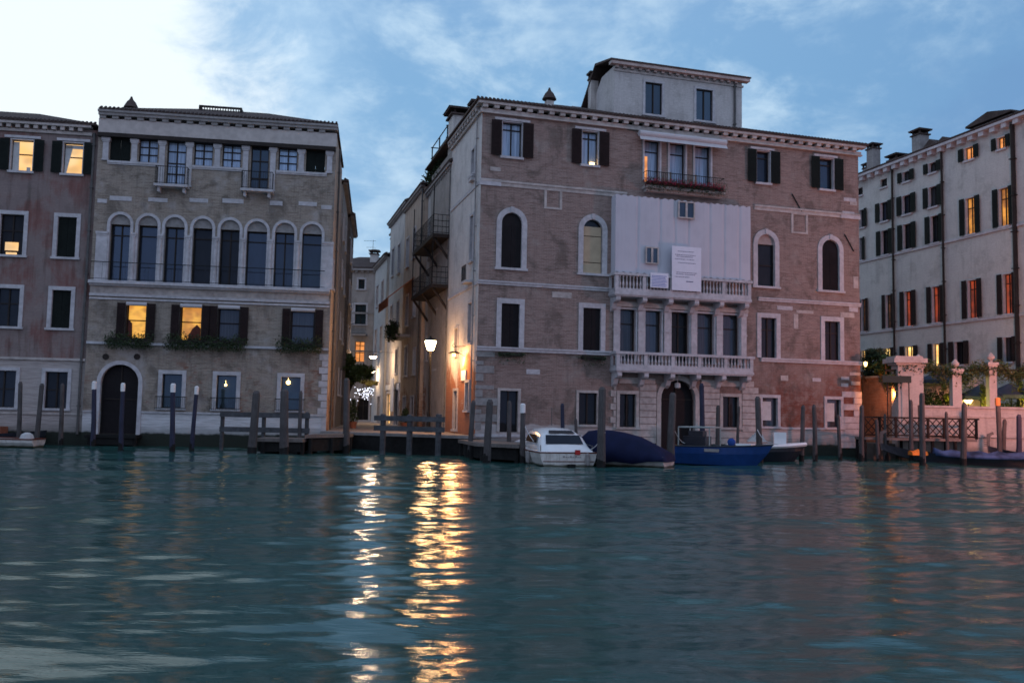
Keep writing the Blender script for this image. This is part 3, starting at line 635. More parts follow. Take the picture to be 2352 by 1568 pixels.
# ================================================================= middle palace
B = Bld(M, 'palace', 'large brown brick palace with white sheeting over its upper balcony, right of the alley'); W = 23.5
RX = lambda u: 1062.3 + .3295 * u
for x0, x1, y0, y1, k in ((1153, 1199, 281, 360, 'L'), (1336, 1374, 297, 375, 'L'), (1737, 1762, 333, 417, 'R'), (1882, 1908, 350, 432, 'R')):
    r = M.rect(x0, y0, x1, y1); z = (15.85, 17.75); ex = .0 if k == 'L' else .18
    B.window(M, (r[0], r[1] + ex, *z), pane='glass_curtain' if k == 'L' else 'glass_sky', sur=.03, shut='green_shutter' if k == 'R' else 'brown_shutter', shut_w=.56, mull=1 if k == 'L' else 0, trans=(.8,), smat='stone', depth=.26)
    mb = MB(); mb.box(r[0] - .42, r[1] + .42, -.12, .02, 17.80, 17.93); B.part(M, mb, 'window_head', 'stone')
    if x0 == 1336: mb = MB(); mb.box(r[0] + .55, r[0] + .8, .1, .2, 15.9, 16.05); B.part(M, mb, 'window_lamp', 'bulb_glow')
TR = []
for x0, x1 in ((1479, 1515), (1537, 1574), (1595, 1632)):
    u0, u1 = M.rect(x0, 360, x1, 365)[:2]; TR.append((u0, u1)); B.window(M, (u0, u1, 15.25, 17.65), pane='glass_curtain', sur=.09, mull=0, trans=(.74,), sill=False, depth=.3)
u0, z0 = M.uz(1484, 370); mb = MB(); mb.box(TR[0][0] + .06, TR[0][0] + .3, .2, .24, 15.3, 16.75); B.part(M, mb, 'lit_curtain', 'lit_orange')
for a, b in TR[1:]: mb = MB(); mb.box(a + .06, a + .24, .2, .24, 15.3, 16.0); B.part(M, mb, 'lit_curtain', 'lit_dim')
u0, u1 = M.rect(1461, 310, 1659, 312)[:2]; mb = MB(); mb.tube((u0, -.42, 17.84), (u1, -.42, 17.84), .17, n=12); mb.add([(u0, -.30, 17.94), (u1, -.30, 17.94), (u1, -.60, 17.48), (u0, -.60, 17.48), (u0, -.33, 17.94), (u1, -.33, 17.94), (u1, -.63, 17.44), (u0, -.63, 17.44)], [(0, 1, 2, 3), (7, 6, 5, 4), (0, 3, 7, 4), (1, 5, 6, 2), (2, 6, 7, 3)])
for u in (u0 + .1, u1 - .1): mb.box(u - .03, u + .03, -.42, 0, 17.9, 17.96)
B.part(M, mb, 'rolled_awning', 'awning_cloth')
u0, u1 = M.rect(1474, 425, 1655, 427)[:2]; mb = MB(); mb.box(u0, u1, -.55, .02, 14.78, 14.94); mb.box(u0 + .1, u1 - .1, -.4, .02, 14.62, 14.78); o = B.part(M, mb, 'balcony', 'stone_warm')
mb = MB(); rail(mb, u0 + .05, u1 - .05, -.5, 14.94, 15.72, .13)
for u in (u0 + .05, u1 - .05): mb.tube((u, -.5, 15.72), (u, 0, 15.72), .02, n=5)
B.part(M, mb, 'railing', 'iron', o); FB = (u0, u1)
# arched windows of the main floor
r = M.rect(1151, 540, 1199, 545); B.window(M, (r[0], r[1], 9.85, 12.85), arch=True, closed='panel_dark', sur=.27)
r = M.rect(1339, 540, 1384, 545); B.window(M, (r[0], r[1], 9.85, 12.85), arch=True, pane='glass_dark', sur=.27, mull=0, trans=())
mb = MB(); a, b = r[0] + .05, r[1] - .05; mb.box(a, b, .08, .12, 9.9, 10.45); mb.box(a, b, .08, .12, 10.49, 11.9); mb.box(a, b, .08, .12, 11.94, 12.45); B.part(M, mb, 'boarding', 'board')
r = M.rect(1739, 600, 1778, 605); B.window(M, (r[0], r[1] + .05, 9.78, 12.85), arch=True, pane='glass_dark', sur=.27, mull=0, trans=(.5,), tymp='infill')
r = M.rect(1887, 600, 1926, 605); B.window(M, (r[0], r[1] + .05, 9.78, 12.85), arch=True, closed='panel_dark', sur=.27)
# square stone panels, stray blocks and iron ties
for x0, x1, y0, y1, full in ((1250, 1291, 433, 481, 1), (1817, 1855, 490, 537, 1)):
    u0, u1, z0, z1 = M.rect(x0, y0, x1, y1); mb = MB()
    for q in ((u0, u1, z1 - .1, z1), (u0, u1, z0, z0 + .1), (u0, u0 + .14, z0 + .1, z1 - .1), (u1 - .14, u1, z0 + .1, z1 - .1)): mb.box(q[0], q[1], -.04, .03, q[2], q[3])
    B.part(M, mb, 'stone_panel_frame', 'stone_warm')
for q in ((1126, 1150, 384, 393), (1268, 1313, 671, 684), (1209, 1240, 848, 859), (1785, 1820, 703, 712), (1829, 1868, 713, 720), (1823, 1833, 721, 755), (1935, 1962, 486, 498), (1938, 1966, 455, 463), (1952, 1968, 463, 472), (1960, 1971, 635, 662), (1930, 1962, 718, 729), (1950, 1970, 700, 716), (1866, 1885, 868, 876), (1793, 1810, 862, 874), (1932, 1950, 865, 872), (1952, 1975, 855, 862), (1955, 1975, 876, 884), (1932, 1948, 880, 888)):
    u0, u1, z0, z1 = M.rect(q[0], q[2], q[1], q[3]); mb = MB(); mb.box(u0, u1, -.02, .03, z0, z1); B.part(M, mb, 'stone_block', 'stone_warm' if int(q[0]) % 3 else 'stone')
for x, y, t in ((1830, 468, 1), (1950, 560, 1), (1150, 1, 0)):
    if not t: continue
    u, z = M.uz(x, y); mb = MB(); mb.tube((u - .35, -.06, z + .55), (u + .3, -.06, z - .45), .035, n=5); B.part(M, mb, 'iron_tie', 'iron')
B.band(M, .0, 8.35, 14.22, 14.52, .05, 'stone_warm'); B.band(M, 16.35, W, 14.22, 14.52, .05, 'stone_warm')
mb = MB(); mb.box(-.08, 1.1, -.09, .02, 14.2, 14.55); B.part(M, mb, 'corner_block', 'stone'); mb = MB(); mb.box(22.2, W + .06, -.09, .02, 14.2, 14.5); B.part(M, mb, 'corner_block', 'stone')
B.band(M, -.06, 8.5, 8.92, 9.12, .07); B.band(M, 16.6, W + .03, 8.92, 9.12, .07)
B.band(M, -.06, 8.3, 5.42, 5.64, .12); B.band(M, 16.75, W + .04, 5.42, 5.64, .12)
# second floor windows and the five-light loggia
for x0, x1, p in ((1150, 1193, 'panel_dark'), (1338, 1380, 'panel_dark'), (1747, 1783, None), (1893, 1929, None)):
    r = M.rect(x0, 760, x1, 765); B.window(M, (r[0], r[1], 5.65, 7.98), closed=p, pane='glass_dark', sur=.25, sill=False, mull=1, trans=(.7,))
FV = []
for i, (x0, x1) in enumerate(((1423, 1460), (1481, 1519), (1541, 1583), (1600, 1640), (1659, 1698))):
    u0, u1 = M.rect(x0, 750, x1, 755)[:2]; FV.append((u0, u1)); B.window(M, (u0, u1, 5.15, 8.02), pane='glass_dim' if i != 2 else 'glass_dark', sur=.08, mull=0 if i != 2 else 1, trans=(.72,), sill=False, depth=.32)
for i in range(6):
    u = FV[0][0] - .22 if i == 0 else (FV[4][1] + .22 if i == 5 else (FV[i - 1][1] + FV[i][0]) / 2); mb = MB()
    mb.box(u - .17, u + .17, -.14, -.058, 5.6, 7.95); mb.box(u - .2, u + .2, -.17, -.058, 6.82, 6.90); mb.box(u - .22, u + .22, -.18, -.058, 7.95, 8.12); B.part(M, mb, 'pilaster', 'stone')
mb = MB(); mb.box(FV[0][0] - .5, FV[4][1] + .5, -.16, .03, 8.14, 8.34); mb.box(FV[0][0] - .45, FV[4][1] + .45, -.10, .03, 8.34, 8.42); B.part(M, mb, 'architrave', 'stone_warm')
def stone_balcony(x0, x1, yb, yt, zb, zt, br):
    u0, u1 = M.rect(x0, yb, x1, yb + 1, -.85)[:2]; mb = MB(); o_ = -.95
    mb.box(u0, u1, o_, .02, zb, zb + .14); mb.box(u0 + .05, u1 - .05, o_ + .06, .02, zb - .07, zb); o = B.part(M, mb, 'balcony', 'stone')
    n = 5; mb = MB(); w_ = .2
    for i in range(n + 1):
        u = u0 + .03 + (u1 - u0 - .06 - w_) * i / n; mb.box(u, u + w_, o_ + .03, o_ + .22, zb + .14, zt - .14)
    mb.box(u0 + .03, u1 - .03, o_ + .04, o_ + .2, zb + .14, zb + .36)
    for s_ in (u0 + .03, u1 - .15): mb.box(s_, s_ + .12, o_ + .22, 0, zb + .14, zb + .30); mb.box(s_, s_ + .12, -.16, 0, zb + .3, zt - .14)
    B.part(M, mb, 'balcony_piers', 'stone', o)
    mb = MB(); mb.box(u0 - .04, u1 + .04, o_ - .03, o_ + .27, zt - .14, zt); 
    for s_ in (u0 - .04, u1 - .20): mb.box(s_, s_ + .24, o_ + .27, .0, zt - .14, zt)
    B.part(M, mb, 'handrail', 'stone', o)
    mb = MB()
    for i in range(n):
        a = u0 + .03 + (u1 - u0 - .06 - w_) * i / n + w_; b = u0 + .03 + (u1 - u0 - .06 - w_) * (i + 1) / n; m_ = 7
        for k in range(m_):
            u = a + (b - a) * (k + .5) / m_; zz = zb + .36; hh = zt - .14 - zz
            mb.lathe([(.06, 0), (.06, .05), (.03, .07), (.065, hh * .35), (.03, hh * .62), (.03, hh * .8), (.055, hh * .92), (.055, hh)], (u, o_ + .12, zz), 6)
    B.part(M, mb, 'balusters', 'stone', o)
    for i in range(br):
        u = u0 + .12 + (u1 - u0 - .5) * i / (br - 1); mb = MB()
        pr = [(o_ + .1, zb - .07), (.0, zb - .07), (.0, zb - .85), (-.25, zb - .7), (-.4, zb - .42), (-.8, zb - .34), (o_ + .08, zb - .25)]
        mb.add([(u, y, z) for y, z in pr] + [(u + .26, y, z) for y, z in pr], [tuple(range(7)), tuple(range(13, 6, -1))] + [(j, j + 7, (j + 1) % 7 + 7, (j + 1) % 7) for j in range(7)])
        B.part(M, mb, 'bracket', 'stone', o)
    return u0, u1
b1 = stone_balcony(1414, 1730, 820, 800, 4.58, 5.62, 6)
b2 = stone_balcony(1411, 1725, 650, 620, 8.68, 9.88, 6)
# ground floor
for x0, x1, p, z0 in ((1147, 1190, 'glass_dark', 1.2), (1328, 1372, 'glass_dark', 1.65), (1422, 1461, 'glass_dark', 1.55), (1659, 1697, 'glass_dark', 1.62), (1750, 1786, 'glass_dim', 1.72), (1898, 1931, 'glass_dim', 1.72)):
    r = M.rect(x0, 940, x1, 945); B.window(M, (r[0], r[1], z0, 3.38), pane=p, sur=.12 if x0 < 1400 else .16, mull=0 if p == 'glass_dim' else 1, trans=(), smat='stone' if x0 > 1700 else 'stone_warm', sill=x0 > 1300)
    if p == 'glass_dim': mb = MB(); mb.box(r[0] + .12, r[1] - .35, .12, .16, z0 + .35, 3.15); B.part(M, mb, 'blind', 'cream_cloth')
r = M.rect(1517, 940, 1597, 945); DW = (r[0], r[1], .35, 4.22); B.window(M, DW, arch=True, pane='panel_dark', sur=.24, mull=1, trans=(.72,), sill=False, depth=.34, name='water_door', smat='stone_warm')
u, z = M.uz(1554, 885, -.1); mb = MB(); mb.lathe([(.05, .32), (.16, .27), (.17, .05), (.10, 0)], (u, -.22, z - .16), 8); mb.tube((u, -.22, z + .15), (u, -.22, z + .5), .015, n=4); mb.tube((u, -.22, z + .5), (u, .05, z + .5), .015, n=4)
B.part(M, mb, 'door_lantern', 'cream_cloth')
# rusticated stone around the door
uA, uB = M.rect(1409, 930, 1741, 931)[:2]; gl = M.rect(1422, 940, 1461, 941)[:2]; gr = M.rect(1659, 940, 1697, 941)[:2]; mb = MB(); mbr = MB(); z = .7; k = 0
while z < 4.0:
    h = .36; j = .18 if k % 2 else 0
    segs = []; 
    if z < 3.62:
        segs = [(uA - j, gl[0] - .2), (gl[1] + .2, DW[0] - .28), (DW[1] + .28, gr[0] - .2), (gr[1] + .2, uB + j)] if 1.4 < z + h and z > 1.25 else [(uA - j, DW[0] - .28), (DW[1] + .28, uB + j)]
    else: segs = [(uA + .3, DW[0] - .35), (DW[1] + .35, uB - .3)]
    for a, b in segs: (mb if a < DW[0] else mbr).box(a, b, -.055 - .012 * (k % 2), .02, z, z + h - .035)
    z += h; k += 1
B.part(M, mb, 'rusticated_stone', 'stone_warm'); B.part(M, mbr, 'rusticated_stone', 'stone_warm')
mb = MB()
for k in range(11):
    j = .35 if k % 2 else 1.15; mb.box(-.05, j * (.8 + .5 * random.random()), -.035 - .01 * (k % 2), .02, .9 + k * .42, .9 + k * .42 + (.38 if k % 3 else .20))
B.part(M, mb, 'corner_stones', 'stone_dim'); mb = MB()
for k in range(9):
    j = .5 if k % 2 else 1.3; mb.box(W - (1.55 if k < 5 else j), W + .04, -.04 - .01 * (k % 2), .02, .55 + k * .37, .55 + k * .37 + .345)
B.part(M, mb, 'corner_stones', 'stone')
mb = MB(); mb.box(16.9, W - 1.6, -.07, .02, 1.58, 1.70); mb.box(.0, DW[0] - 3.0, -.05, .02, .95, 1.1); B.part(M, mb, 'plinth_course', 'stone')
B.wall(M, 0, W, -.6, 18.2, 'brick_mid')
mb = MB(); mb.box(-.3, W + .3, -.38, .03, 18.52, 18.66); mb.box(-.12, W + .12, -.14, .03, 18.16, 18.34); mb.box(-.16, W + .16, -.20, .03, 18.08, 18.16); dentils(mb, -.05, W, 18.34, 18.52, .32, .62, .28); B.part(M, mb, 'cornice', 'stone_warm')
# side wall along the alley
SD = 7.5
B.window(S, (-2.05, -1.35, 10.4, 12.9), sur=.12, pane='glass_dark', name='window'); B.window(S, (-2.1, -1.4, 15.2, 16.6), sur=.12, pane='glass_dark')
B.window(S, (-2.0, -1.2, 5.9, 8.1), sur=.12, pane='glass_dark'); B.window(S, (-2.3, -1.5, 2.3, 3.8), sur=.14, closed='brown_shutter')
B.window(S, (-5.2, -4.3, 1.2, 3.4), sur=.14, closed='brown_shutter', name='door'); B.window(S, (-5.3, -4.5, 5.4, 7.0), sur=.12, pane='glass_dark')
B.wall(S, -SD, 0, -.6, 18.2, 'side_mid', 'side_wall')
mb = MB(); mb.box(-SD, -.14, -.30, .03, 18.50, 18.64); mb.box(-SD, -.15, -.14, .03, 18.14, 18.30); dentils(mb, -SD, -.2, 18.3, 18.5, .26, .62, .28); B.part(S, mb, 'side_cornice', 'stone_warm')
for za, zb_ in ((8.92, 9.10), (14.3, 14.5)):
    mb = MB(); mb.box(-SD, -.1, -.05, .02, za, zb_); B.part(S, mb, 'string_course', 'stone')
mb = MB(); mb.box(-2.25, -1.15, -.45, 0, 9.15, 9.28); o = B.part(S, mb, 'balcony', 'stone'); mb = MB(); rail(mb, -2.22, -1.18, -.42, 9.28, 10.1, .1); B.part(S, mb, 'railing', 'iron', o)
pipe(B, S, -.75, 1.0, 18.1, .035, mat='stone_dim')
mb = MB(); mb.box(-2.2, -1.3, -.22, 0, 15.0, 15.15); mb.box(-2.1, -1.4, -.2, 0, 14.8, 15.0); B.part(S, mb, 'window_bracket', 'stone')
# right flank, back
RF = Frame(*M.world(W, 0, 0)[:2], M.rot + D(90))
B.wall(RF, 0, 14, -.6, 18.2, 'brick_mid', 'side_wall')
mb = MB(); mb.box(7.5 * 0, W, 13.96, 14.0, -.6, 18.2); mb.box(.005, .04, SD, 14, -.6, 18.2); B.part(M, mb, 'back_wall', 'plaster_grey')
hip_roof(B, M, 0, W, 14, 18.66, 3.0, .42)
for x, y, d, w_, kd in ((1262, 208, 1.6, .42, 'bell'),):
    u, z = M.uz(x, y, d); chimney(B, M, u, d, 18.6, z - .15, w_, kd)
u, z = S.uz(1074, 250, .7); chimney(B, S, -3.7, .7, 18.3, 20.0, .8)
# penthouse storey
PD = 3.2; PF = Frame(*M.world(0, PD, 0)[:2], M.rot)
u0 = PF.uz(1411, 200)[0]; u1 = PF.uz(1704, 240)[0]; zt = (PF.uz(1430, 152)[1] + PF.uz(1690, 190)[1]) / 2
for x0, x1 in ((1481, 1521), (1598, 1637)):
    a, b = PF.rect(x0, 210, x1, 220)[:2]; B.window(PF, (a, b, zt - 2.75, zt - .75), pane='glass_sky', sur=.13, mull=1, trans=(), smat='stone', shutters=None, sash='dark_wood', depth=.12)
B.wall(PF, u0, u1, 18.7, zt, 'attic_wall', 'attic_wall')
mb = MB(); mb.box(u0 - .35, u1 + .35, PD - .4, PD + .02, zt - .02, zt + .16); dentils(mb, u0, u1, zt - .16, zt - .02, .2, .5, .2, PD); mb.box(u0 - .08, u1 + .08, PD - .07, PD + .01, zt - .32, zt - .2); B.part(M, mb, 'attic_cornice', 'stone_warm')
mb = MB(); mb.add([(u0, PD, 18.7), (u0, PD, zt), (u0, PD + 2.0, zt), (u0, PD + 7.5, 18.9), (u0, PD + 7.5, 18.7)], [(0, 1, 2, 3, 4)]); mb.box(u1 - .02, u1 - .001, PD + .01, PD + 7.5, 18.7, zt); mb.box(u0 + .01, u1 - .01, PD + 7.46, PD + 7.5, 18.7, zt); B.part(M, mb, 'attic_side_wall', 'attic_wall')
mb = MB(); a, b = u0 - .4, u1 + .4
mb.add([(a, PD - .45, zt + .16), (b, PD - .45, zt + .16), (b, PD + 2.2, zt + .75), (a, PD + 2.2, zt + .75), (a, PD + 8, 19.0), (b, PD + 8, 19.0), (a, PD - .45, zt + .26), (b, PD - .45, zt + .26), (b, PD + 2.2, zt + .9), (a, PD + 2.2, zt + .9), (a, PD + 8, 19.15), (b, PD + 8, 19.15)],
       [(0, 1, 7, 6), (6, 7, 8, 9), (9, 8, 11, 10), (3, 2, 1, 0), (4, 5, 2, 3), (0, 6, 9, 3), (3, 9, 10, 4), (1, 2, 8, 7), (2, 5, 11, 8), (4, 10, 11, 5)]); B.part(M, mb, 'attic_roof', 'tile')
pipe(B, PF, u1 - .55, 18.8, zt, .07)
u, z = M.uz(1376, 155, PD + 3); chimney(B, M, u0 - .1, PD + 3.2, 18.9, z - .3, .5)
mb = MB(); a = u0 - 3.4; mb.add([(a, PD + 2, 19.3), (u0, PD + 2, 19.3), (u0, PD + 4.5, 20.9), (a + 1.2, PD + 4.5, 20.9), (a, PD + 7, 19.3), (u0, PD + 7, 19.3)], [(0, 1, 2, 3), (3, 2, 5, 4), (0, 3, 4), (0, 4, 5, 1)]); B.part(M, mb, 'low_roof', 'tile')
palace_mid = B

# sheeting, poster and sign on the middle palace
u0, u1 = M.rect(1412, 520, 1721, 525, -.5)[:2]
def sheeting():
    mb = MB(); n = 160; zt_, zb_ = 14.2, 9.95
    rows = 10; d = -.62
    holes = []
    V = []
    for j in range(rows + 1):
        z = zb_ + (zt_ - zb_) * j / rows
        for i in range(n + 1):
            u = u0 + (u1 - u0) * i / n
            w_ = .012 * math.sin(i * .11 + j * .9) + .015 * math.sin(i * .05 + j * .35)  + sum(.07 * math.exp(-((i / n - q) / .006) ** 2) for q in (.16, .32, .43, .53, .69, .80, .915))
            V.append((u, d + w_, z + (.03 * math.sin(i * .8) if j in (0, rows) else 0)))
    F_ = [(j * (n + 1) + i, j * (n + 1) + i + 1, (j + 1) * (n + 1) + i + 1, (j + 1) * (n + 1) + i) for j in range(rows) for i in range(n)]
    mb.add(V, F_)
    k = len(V); mb.add([(u0, d, zb_), (u0, 0, zb_), (u0, 0, zt_), (u0, d, zt_), (u1, d, zb_), (u1, 0, zb_), (u1, 0, zt_), (u1, d, zt_)], [(0, 1, 2, 3), (7, 6, 5, 4), (3, 2, 6, 7)])
    return mb
t = thing('scaffold_sheeting', 'pale lilac sheeting with vertical folds covering the scaffold above the upper stone balcony', 'sheeting', M.world(0, 0, 0), M.rot)
sheeting().build('sheet', 'sheet', t, smooth=True)
mb = MB()
for k in range(9):
    u = u0 + (u1 - u0) * k / 8 if k not in (0, 8) else (u0 + .04 if k == 0 else u1 - .04)
    mb.tube((u, -.5, 9.9), (u, -.5, 14.1), .025, n=5)
mb.tube((u0, -.5, 14.08), (u1, -.5, 14.08), .03, n=6); mb.build('scaffold_poles', 'pipe', t)
for q in ((1558, 1596, 463, 502), (1483, 1513, 567, 606)):
    a, b, z0, z1 = M.rect(q[0], q[2], q[1], q[3], -.75); mb = MB(); fr = .07
    mb.box(a, b, -.77, -.70, z0, z0 + fr); mb.box(a, b, -.77, -.70, z1 - fr, z1); mb.box(a, a + fr, -.77, -.70, z0 + fr, z1 - fr); mb.box(b - fr, b, -.77, -.70, z0 + fr, z1 - fr); mb.box((a + b) / 2 - .06, (a + b) / 2 + .06, -.76, -.70, z0 + fr, z1 - fr)
    o = mb.build('window', 'stone_warm', t); mb = MB(); mb.add([(a, -.715, z0), (b, -.715, z0), (b, -.715, z1), (a, -.715, z1)], [(0, 1, 2, 3)]); mb.build('pane', 'glass_sky', o)
a, b, z0, z1 = M.rect(1543, 567, 1610, 668, -1.03)
t = thing('notice_board', 'tall white works notice hanging over the upper stone balcony in front of the sheeting', 'notice', M.world(0, 0, 0), M.rot)
mb = MB(); mb.box(a, b, -1.06, -1.02, z0, z1); mb.build('board', 'sign_white', t)
mb = MB(); random.seed(3)
for zz, l0, l1 in ((.88, .2, .75), (.80, .1, .8), (.76, .15, .7), (.70, .1, .45), (.70, .5, .75), (.62, .2, .8), (.40, .15, .85), (.36, .15, .8), (.30, .1, .6)):
    k = a + (b - a) * l0
    while k < a + (b - a) * l1:
        q = .03 + random.random() * .09; mb.box(k, min(k + q, a + (b - a) * l1), -1.066, -1.061, z0 + (z1 - z0) * zz, z0 + (z1 - z0) * zz + .035); k += q + .03
mb.box(a + .6 * (b - a) * .8, a + .72 * (b - a), -1.066, -1.061, z0 + (z1 - z0) * .2, z0 + (z1 - z0) * .22)
mb.build('printed_lines', 'ink', t)
a, b, z0, z1 = M.rect(1494, 627, 1535, 661, -1.03)
t = thing('sign', 'small pale blue printed sign on the upper balcony, left of the tall notice', 'sign', M.world(0, 0, 0), M.rot)
mb = MB(); mb.box(a, b, -1.05, -1.01, z0, z1); mb.build('board', 'sign_white', t); mb = MB()
for k in range(8): mb.box(a + .06, b - .08 - .18 * random.random(), -1.056, -1.051, z0 + .07 + k * .08, z0 + .10 + k * .08)
mb.build('printed_lines', 'ink_blue', t)

# flower boxes
def flowerbox(name, label, G, u0, u1, out, z, h, leaf='leaf_dark', flower=False, n=420, rad=.2):
    t = thing(name, label, 'flower box', G.world(0, 0, 0), G.rot, None)
    mb = MB(); mb.box(u0 + .03, u1 - .03, -out, -out + .22, z, z + .2); mb.build('box', 'dark_wood', t); mb = MB(); k = u0
    while k < u1:
        e_ = min(k - u0, u1 - k); hh = h * (1.0 if e_ > .5 else 1.25) * (.75 + .5 * random.random())
        mb.leaves((k, -out + .06, z + .12), (.34, .26, hh), int(n * .22), .06); mb.leaves((k, -out - .08, z - .16), (.3, .16, .32), int(n * .12), .055); k += .26
    mb.build('plants', leaf, t)
    if flower:
        mb = MB(); k = u0
        while k < u1: mb.leaves((k, -out - .04, z + .16), (.28, .24, .26), 60, .055); k += .3
        mb.build('flowers', 'flower', t)
    return t
for lab, a, b in (('dark leafy flower box under the leftmost lit mezzanine window below the eight arches', 249, 345), ('long dark leafy flower box spanning the second and third mezzanine windows', 387, 564), ('dark leafy flower box under the mezzanine window nearest the alley', 645, 743)):
    u0, u1 = L.rect(a, 780, b, 785, -.4)[:2]; flowerbox('flower_box', lab, L, u0, u1, .42, 5.66, .42)
flowerbox('flower_box', 'dark red flowers boxed along the top floor balcony under the rolled awning', M, FB[0] + .1, FB[1] - .1, .56, 14.98, .36, 'leaf_dark', True, 340)
for lab, a, b in (('thin dark box of low plants under the shuttered window beside the alley corner', 1144, 1199), ('thin box of low plants under the shuttered window left of the lower stone balcony', 1333, 1387)):
    u0, u1 = M.rect(a, 810, b, 812)[:2]; flowerbox('flower_box', lab, M, u0, u1, .3, 5.16, .1, n=160)
# ================================================================= houses along the alley, right side
def alley_house(name, label, u_start, depth_len, off, top, mat, rise=1.6, rows=(), roof=True, group=None):
    p = S.world(-u_start, off, 0); F = Frame(p.x, p.y, S.rot); B = Bld(F, name, label, 'house', group)
    for r in rows:
        k = dict(r[1]) if len(r) > 1 else {}
        B.window(F, r[0], **k)
    return B, F, (lambda extra=None: finish(B, F, depth_len, top, mat, rise))
def finish(B, F, w_, top, mat, rise):
    B.wall(F, -w_, -.01, .2, top, mat)
    mb = MB(); mb.box(-w_ + .01, -.02, 8.9, 8.94, .2, top); mb.box(-w_, -w_ + .04, .02, 8.9, .2, top); mb.box(-.05, -.012, .02, 8.9, .2, top); B.part(F, mb, 'back_wall', mat)
    mb = MB(); mb.box(-w_, -.01, -.28, .02, top, top + .14); dentils(mb, -w_, -.05, top - .2, top, .2, .55, .2); B.part(F, mb, 'cornice', 'stone_dim')
    hip_roof(B, F, -w_, -.01, 8.9, top + .14, rise, .3)
def fr(F, x0, x1, y0, y1): return F.rect(x0, y0, x1, y1)
# first neighbour
B, F, fin = alley_house('house', 'narrow alley house with iron galleries and a roof terrace, next behind the brown palace', 7.52, 8.2, .12, 17.3, 'plaster_pale')
for r, k in (((-7.4, -6.3, 12.6, 15.2), dict(closed='green_shutter', sur=.1)), ((-4.6, -3.4, 12.4, 14.6), dict(pane='glass_teal', sur=.12)), ((-4.6, -3.4, 8.8, 11.0), dict(pane='glass_dark', sur=.12)),
             ((-7.2, -6.3, 5.6, 7.4), dict(pane='glass_dim', sur=.12)), ((-4.4, -3.4, 4.9, 6.9), dict(pane='glass_dark', sur=.12)), ((-6.6, -5.7, 1.9, 3.6), dict(closed='green_shutter', sur=.12)), ((-2.9, -2.0, 1.9, 3.9), dict(closed='green_shutter', sur=.12))): B.window(F, r, **k)
for z0, z1 in ((9.9, 11.0), (13.0, 14.2)):
    mb = MB(); mb.box(-7.4, -.2, -1.15, 0, z0 - .22, z0); 
    for u in (-7.2, -3.8, -.5): mb.tube((u, -1.05, z0 - .15), (u, .0, z0 - 1.6), .09, n=5)
    o = B.part(F, mb, 'gallery', 'dark_wood'); mb = MB(); rail(mb, -7.3, -.3, -1.1, z0, z1, .2)
    for u in (-7.3, -.3):
        for q in (0, .33, .66, 1): mb.tube((u, -1.1, z0 + .1 + q * (z1 - z0 - .1)), (u, 0, z0 + .1 + q * (z1 - z0 - .1)), .022, n=5)
        for q in (.25, .5, .75): mb.tube((u, -1.1 + q * 1.1, z0), (u, -1.1 + q * 1.1, z1), .016, n=4)
        mb.tube((u, -1.1, z0 - .2), (u, -1.1, z0 + 3.0), .035, n=5)
    B.part(F, mb, 'railing', 'iron', o)
fin(); pipe(B, F, -.35, 1, 17.2, .06); chimney(B, F, -.85, .6, 17.0, 21.0, 1.35)
mb = MB()                                                # roof terrace of poles
za, zb = 18.2, 20.9
for u in (-8.8, -6.2, -3.6):
    for d in (.3, 3.0): mb.tube((u, d, 17.4), (u, d, zb), .05, n=6)
for z in (zb, zb - .8, zb - 1.6, zb - 2.2):
    for d in (.3, 3.0): mb.tube((-8.9, d, z), (-3.5, d, z), .04, n=5)
    for u in (-8.8, -3.6): mb.tube((u, .2, z), (u, 3.1, z), .04, n=5)
mb.box(-9.0, -3.4, .55, 3.1, 18.0, 18.1); B.part(F, mb, 'roof_terrace', 'iron')
t = thing('potted_shrubs', 'dark green shrubs crowding the roof terrace behind the brown brick palace', 'plants', F.world(0, 0, 0), F.rot)
mb = MB()
for k in range(10): mb.leaves((-8.8 + k * .55, .0 + .3 * random.random(), 18.35 + .3 * random.random()), (.5, .45, .85), 150, .11)
mb.build('foliage', 'leaf_dark', t)
for k in range(5): mb = MB(); mb.lathe([(.2, 18.12), (.26, 18.5), (.24, 18.5)], (-8.6 + k * 1.1, .5, 0), 8); mb.build('pot', 'terracotta', t)
# second neighbour
B, F, fin = alley_house('house', 'alley house with an orange awning and planted balcony, second behind the brown palace', 15.75, 8.3, -.15, 17.9, 'plaster_warm')
for r, k in (((-7.0, -6.0, 13.2, 15.4), dict(closed='green_shutter', sur=.1)), ((-4.0, -3.0, 13.4, 15.6), dict(closed='green_shutter', sur=.1)), ((-6.6, -5.5, 8.6, 10.9), dict(pane='glass_dark', sur=.12)), ((-3.2, -2.3, 9.0, 11.0), dict(pane='glass_teal', sur=.12)),
             ((-6.4, -5.2, 4.8, 7.0), dict(closed='brown_shutter', sur=.12)), ((-2.6, -1.8, 4.8, 6.6), dict(pane='glass_dark', sur=.12)), ((-6.6, -5.4, 1.0, 3.2), dict(pane='glass_dim', sur=.12, name='door')), ((-3.2, -2.0, 1.0, 3.2), dict(closed='green_shutter', sur=.12, name='door'))): B.window(F, r, **k)
mb = MB(); a, b = -8.2, -3.2; mb.add([(a, 0, 11.9), (b, 0, 11.9), (b, -1.9, 10.3), (a, -1.9, 10.3), (a, 0, 11.96), (b, 0, 11.96), (b, -1.9, 10.36), (a, -1.9, 10.36)], [(0, 1, 2, 3), (4, 7, 6, 5), (0, 3, 7, 4), (1, 5, 6, 2), (3, 2, 6, 7)]); mb.box(a, b, -1.9, -1.87, 9.7, 10.3); B.part(F, mb, 'awning', 'orange_awning')
